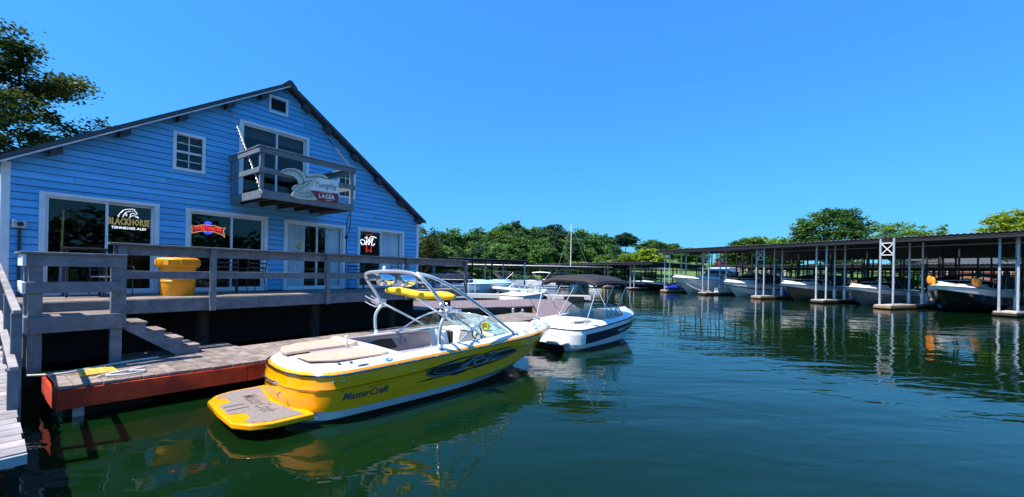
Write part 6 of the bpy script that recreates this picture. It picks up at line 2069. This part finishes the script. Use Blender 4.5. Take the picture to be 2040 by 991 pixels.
for k, (x, y) in enumerate(SHR):
    far = k < 13
    tree(x, y, ground(x, y) + random.uniform(1.6, 3.6), random.uniform(3.4, 5.6), random.choice(['round0', 'round1', 'round2', 'round3']), random.choice(['leaf_dark', 'leaf_deep', 'leaf_mid']),
         'low bush on the far bank behind the far docks' if far else 'low bush on the bank behind the second row of slips', 'bushes on the far bank' if far else 'bushes behind the slips', low=ground(x, y) - .2, name='bush')
# shrubs and trees beside the house's right corner
p = at(842, 436, 34)
tree(p.x, p.y, p.z, 4.6, 'bigloose', 'leaf_near', 'young slender tree at the boathouse\'s right corner', None, low=1.2)
p = at(862, 480, 40)
tree(p.x, p.y, p.z, 6.0, 'big', 'leaf_dark', 'dense dark tree behind the deck\'s far end', None, low=.6)
# wood on the shore out of view to the right and behind, mirrored in the glass doors
mw = MB()
rnd = random.Random(99)
for k in range(70):
    t = k / 70
    a = R(-75 + 100 * t)
    rr = rnd.uniform(112, 135)
    cx_, cy_ = rr * math.cos(a), rr * math.sin(a) * .9
    z0_ = ground(cx_, cy_)
    hh = rnd.uniform(10, 17)
    for j in range(150):
        th_, u = rnd.uniform(0, 6.283), rnd.uniform(-1, 1)
        q = Vector((math.cos(th_) * math.sqrt(1 - u * u), math.sin(th_) * math.sqrt(1 - u * u), u)) * rnd.uniform(.5, 1) ** .5
        leaf(mw, Vector((cx_ + q.x * 5.5, cy_ + q.y * 5.5, z0_ + hh * .52 + q.z * hh * .5)), 1.9, rnd)
set_frame()
tag(mw.build('far_wood', 'leaf_deep'), 'wood on the opposite shore to the right', 'wood', kind='stuff')

# ---------------------------------------------------------------- big tree behind the house's left end
set_frame()
bx, by = -24.8, 15.7
gz0 = ground(bx, by)
bt_ = thing('maple_tree', 'large leafy maple with bare twigs behind the boathouse\'s left end', 'tree', (bx, by, gz0))
rnd = random.Random(4)
br = MB()
lf = MB()
def spray(c, r_, n):
    for j in range(n):
        p = Vector((rnd.gauss(0, .5), rnd.gauss(0, .5), rnd.gauss(0, .20)))
        leaf(lf, c + p * r_ + Vector((0, 0, -.12 * p.length * r_)), rnd.uniform(.10, .18), rnd, .5)
def limb(p, d, ln, r_, lvl):
    pts = [p]
    dd = d.normalized()
    seg = 4
    for k in range(seg):
        dd = (dd + Vector((rnd.gauss(0, .13), rnd.gauss(0, .13), rnd.gauss(.03, .10)))).normalized()
        pts.append(pts[-1] + dd * ln / seg)
    br.tube(pts, [r_ * (1 - .16 * i) for i in range(seg + 1)], 6 if lvl < 2 else 4)
    if lvl >= 3:
        spray(pts[-1], .64, 165)
        spray(pts[2], .55, 110)
        return
    n = (5, 5, 4)[lvl]
    for k in range(n):
        t = .35 + .65 * (k + rnd.uniform(0, .8)) / n
        i = min(seg - 1, int(t * seg))
        q = pts[i].lerp(pts[i + 1], t * seg - i)
        a = rnd.uniform(0, 6.283)
        side = Vector((math.cos(a), math.sin(a), rnd.uniform(-.05, .45)))
        limb(q, dd * .55 + side, ln * rnd.uniform(.45, .62), r_ * .5, lvl + 1)
    spray(pts[-1], .5, 60)
tr_pts = [Vector((bx, by, gz0 - .3)), Vector((bx + .1, by, gz0 + 2.0)), Vector((bx + .25, by, gz0 + 4.0)), Vector((bx + .3, by, gz0 + 5.5))]
br.tube(tr_pts, [.36, .30, .25, .20], 10)
for (dx_, dy_, dz_, ln, z_) in ((1, -.1, .30, 6.2, 3.4), (1, .25, .16, 5.6, 3.0), (.75, .5, .75, 4.8, 4.6), (-.3, .3, 1.2, 4.0, 5.3), (.45, -.5, 1.1, 5.0, 5.4), (-.9, -.3, .6, 3.4, 4.4), (.95, -.4, .30, 5.0, 3.9), (.1, .9, .6, 3.2, 4.8), (-.6, .7, .5, 3.0, 4.9), (.15, 0, 1.4, 5.0, 5.3), (.8, .1, .9, 5.0, 5.2)):
    limb(Vector((bx + .25, by, gz0 + z_)), Vector((dx_, dy_, dz_)), ln, .13, 1)
br.build('trunk', 'bark', bt_, smooth=True)
lf.build('crown', 'leaf_near', bt_)
# ---------------------------------------------------------------- houses beyond the lawn
def far_house(x, y, deg, w_, d_, h_, wall_m, label):
    z0_ = ground(x, y)
    set_frame((x, y, z0_), deg)
    hs_ = thing('house', label, 'house', (0, 0, 0))
    MB().box(-w_ / 2, w_ / 2, -d_ / 2, d_ / 2, -.4, h_).build('wall', wall_m, hs_)
    rf_ = MB().prism([(-d_ / 2 - .4, h_), (d_ / 2 + .4, h_), (0, h_ + d_ * .28)], lambda a, q: (-w_ / 2 - .4, a, q + .003), lambda a, q: (w_ / 2 + .4, a, q + .003)).build('roof', 'roof_dark', hs_)
    MB().box(w_ * .2, w_ * .2 + .6, -.3, .3, h_ + .5, h_ + d_ * .28 + .8).build('chimney', wall_m, rf_)
    for i in range(4):
        xx = -w_ / 2 + w_ * (i + .5) / 4
        wn = MB().box(xx - .55, xx + .55, -d_ / 2 - .06, -d_ / 2 - .002, h_ * .35, h_ * .75).build('window', 'white_trim', hs_)
        MB().box(xx - .45, xx + .45, -d_ / 2 - .075, -d_ / 2 - .062, h_ * .38, h_ * .72).build('pane', 'black_gloss', wn)
    return hs_
far_house(22, 97, 8, 10, 4, 2.1, 'brick_house', 'red brick house seen through the low covered slips')
far_house(62, 104, -12, 13, 8, 3.4, 'house_cream', 'cream house on the lawn behind the near slips')
far_house(86, 78, -30, 14, 8, 3.6, 'brick_house', 'red brick house behind the right end of the slips')
far_house(100, 58, -40, 13, 8, 3.4, 'house_cream', 'cream house at the far right behind the slips')
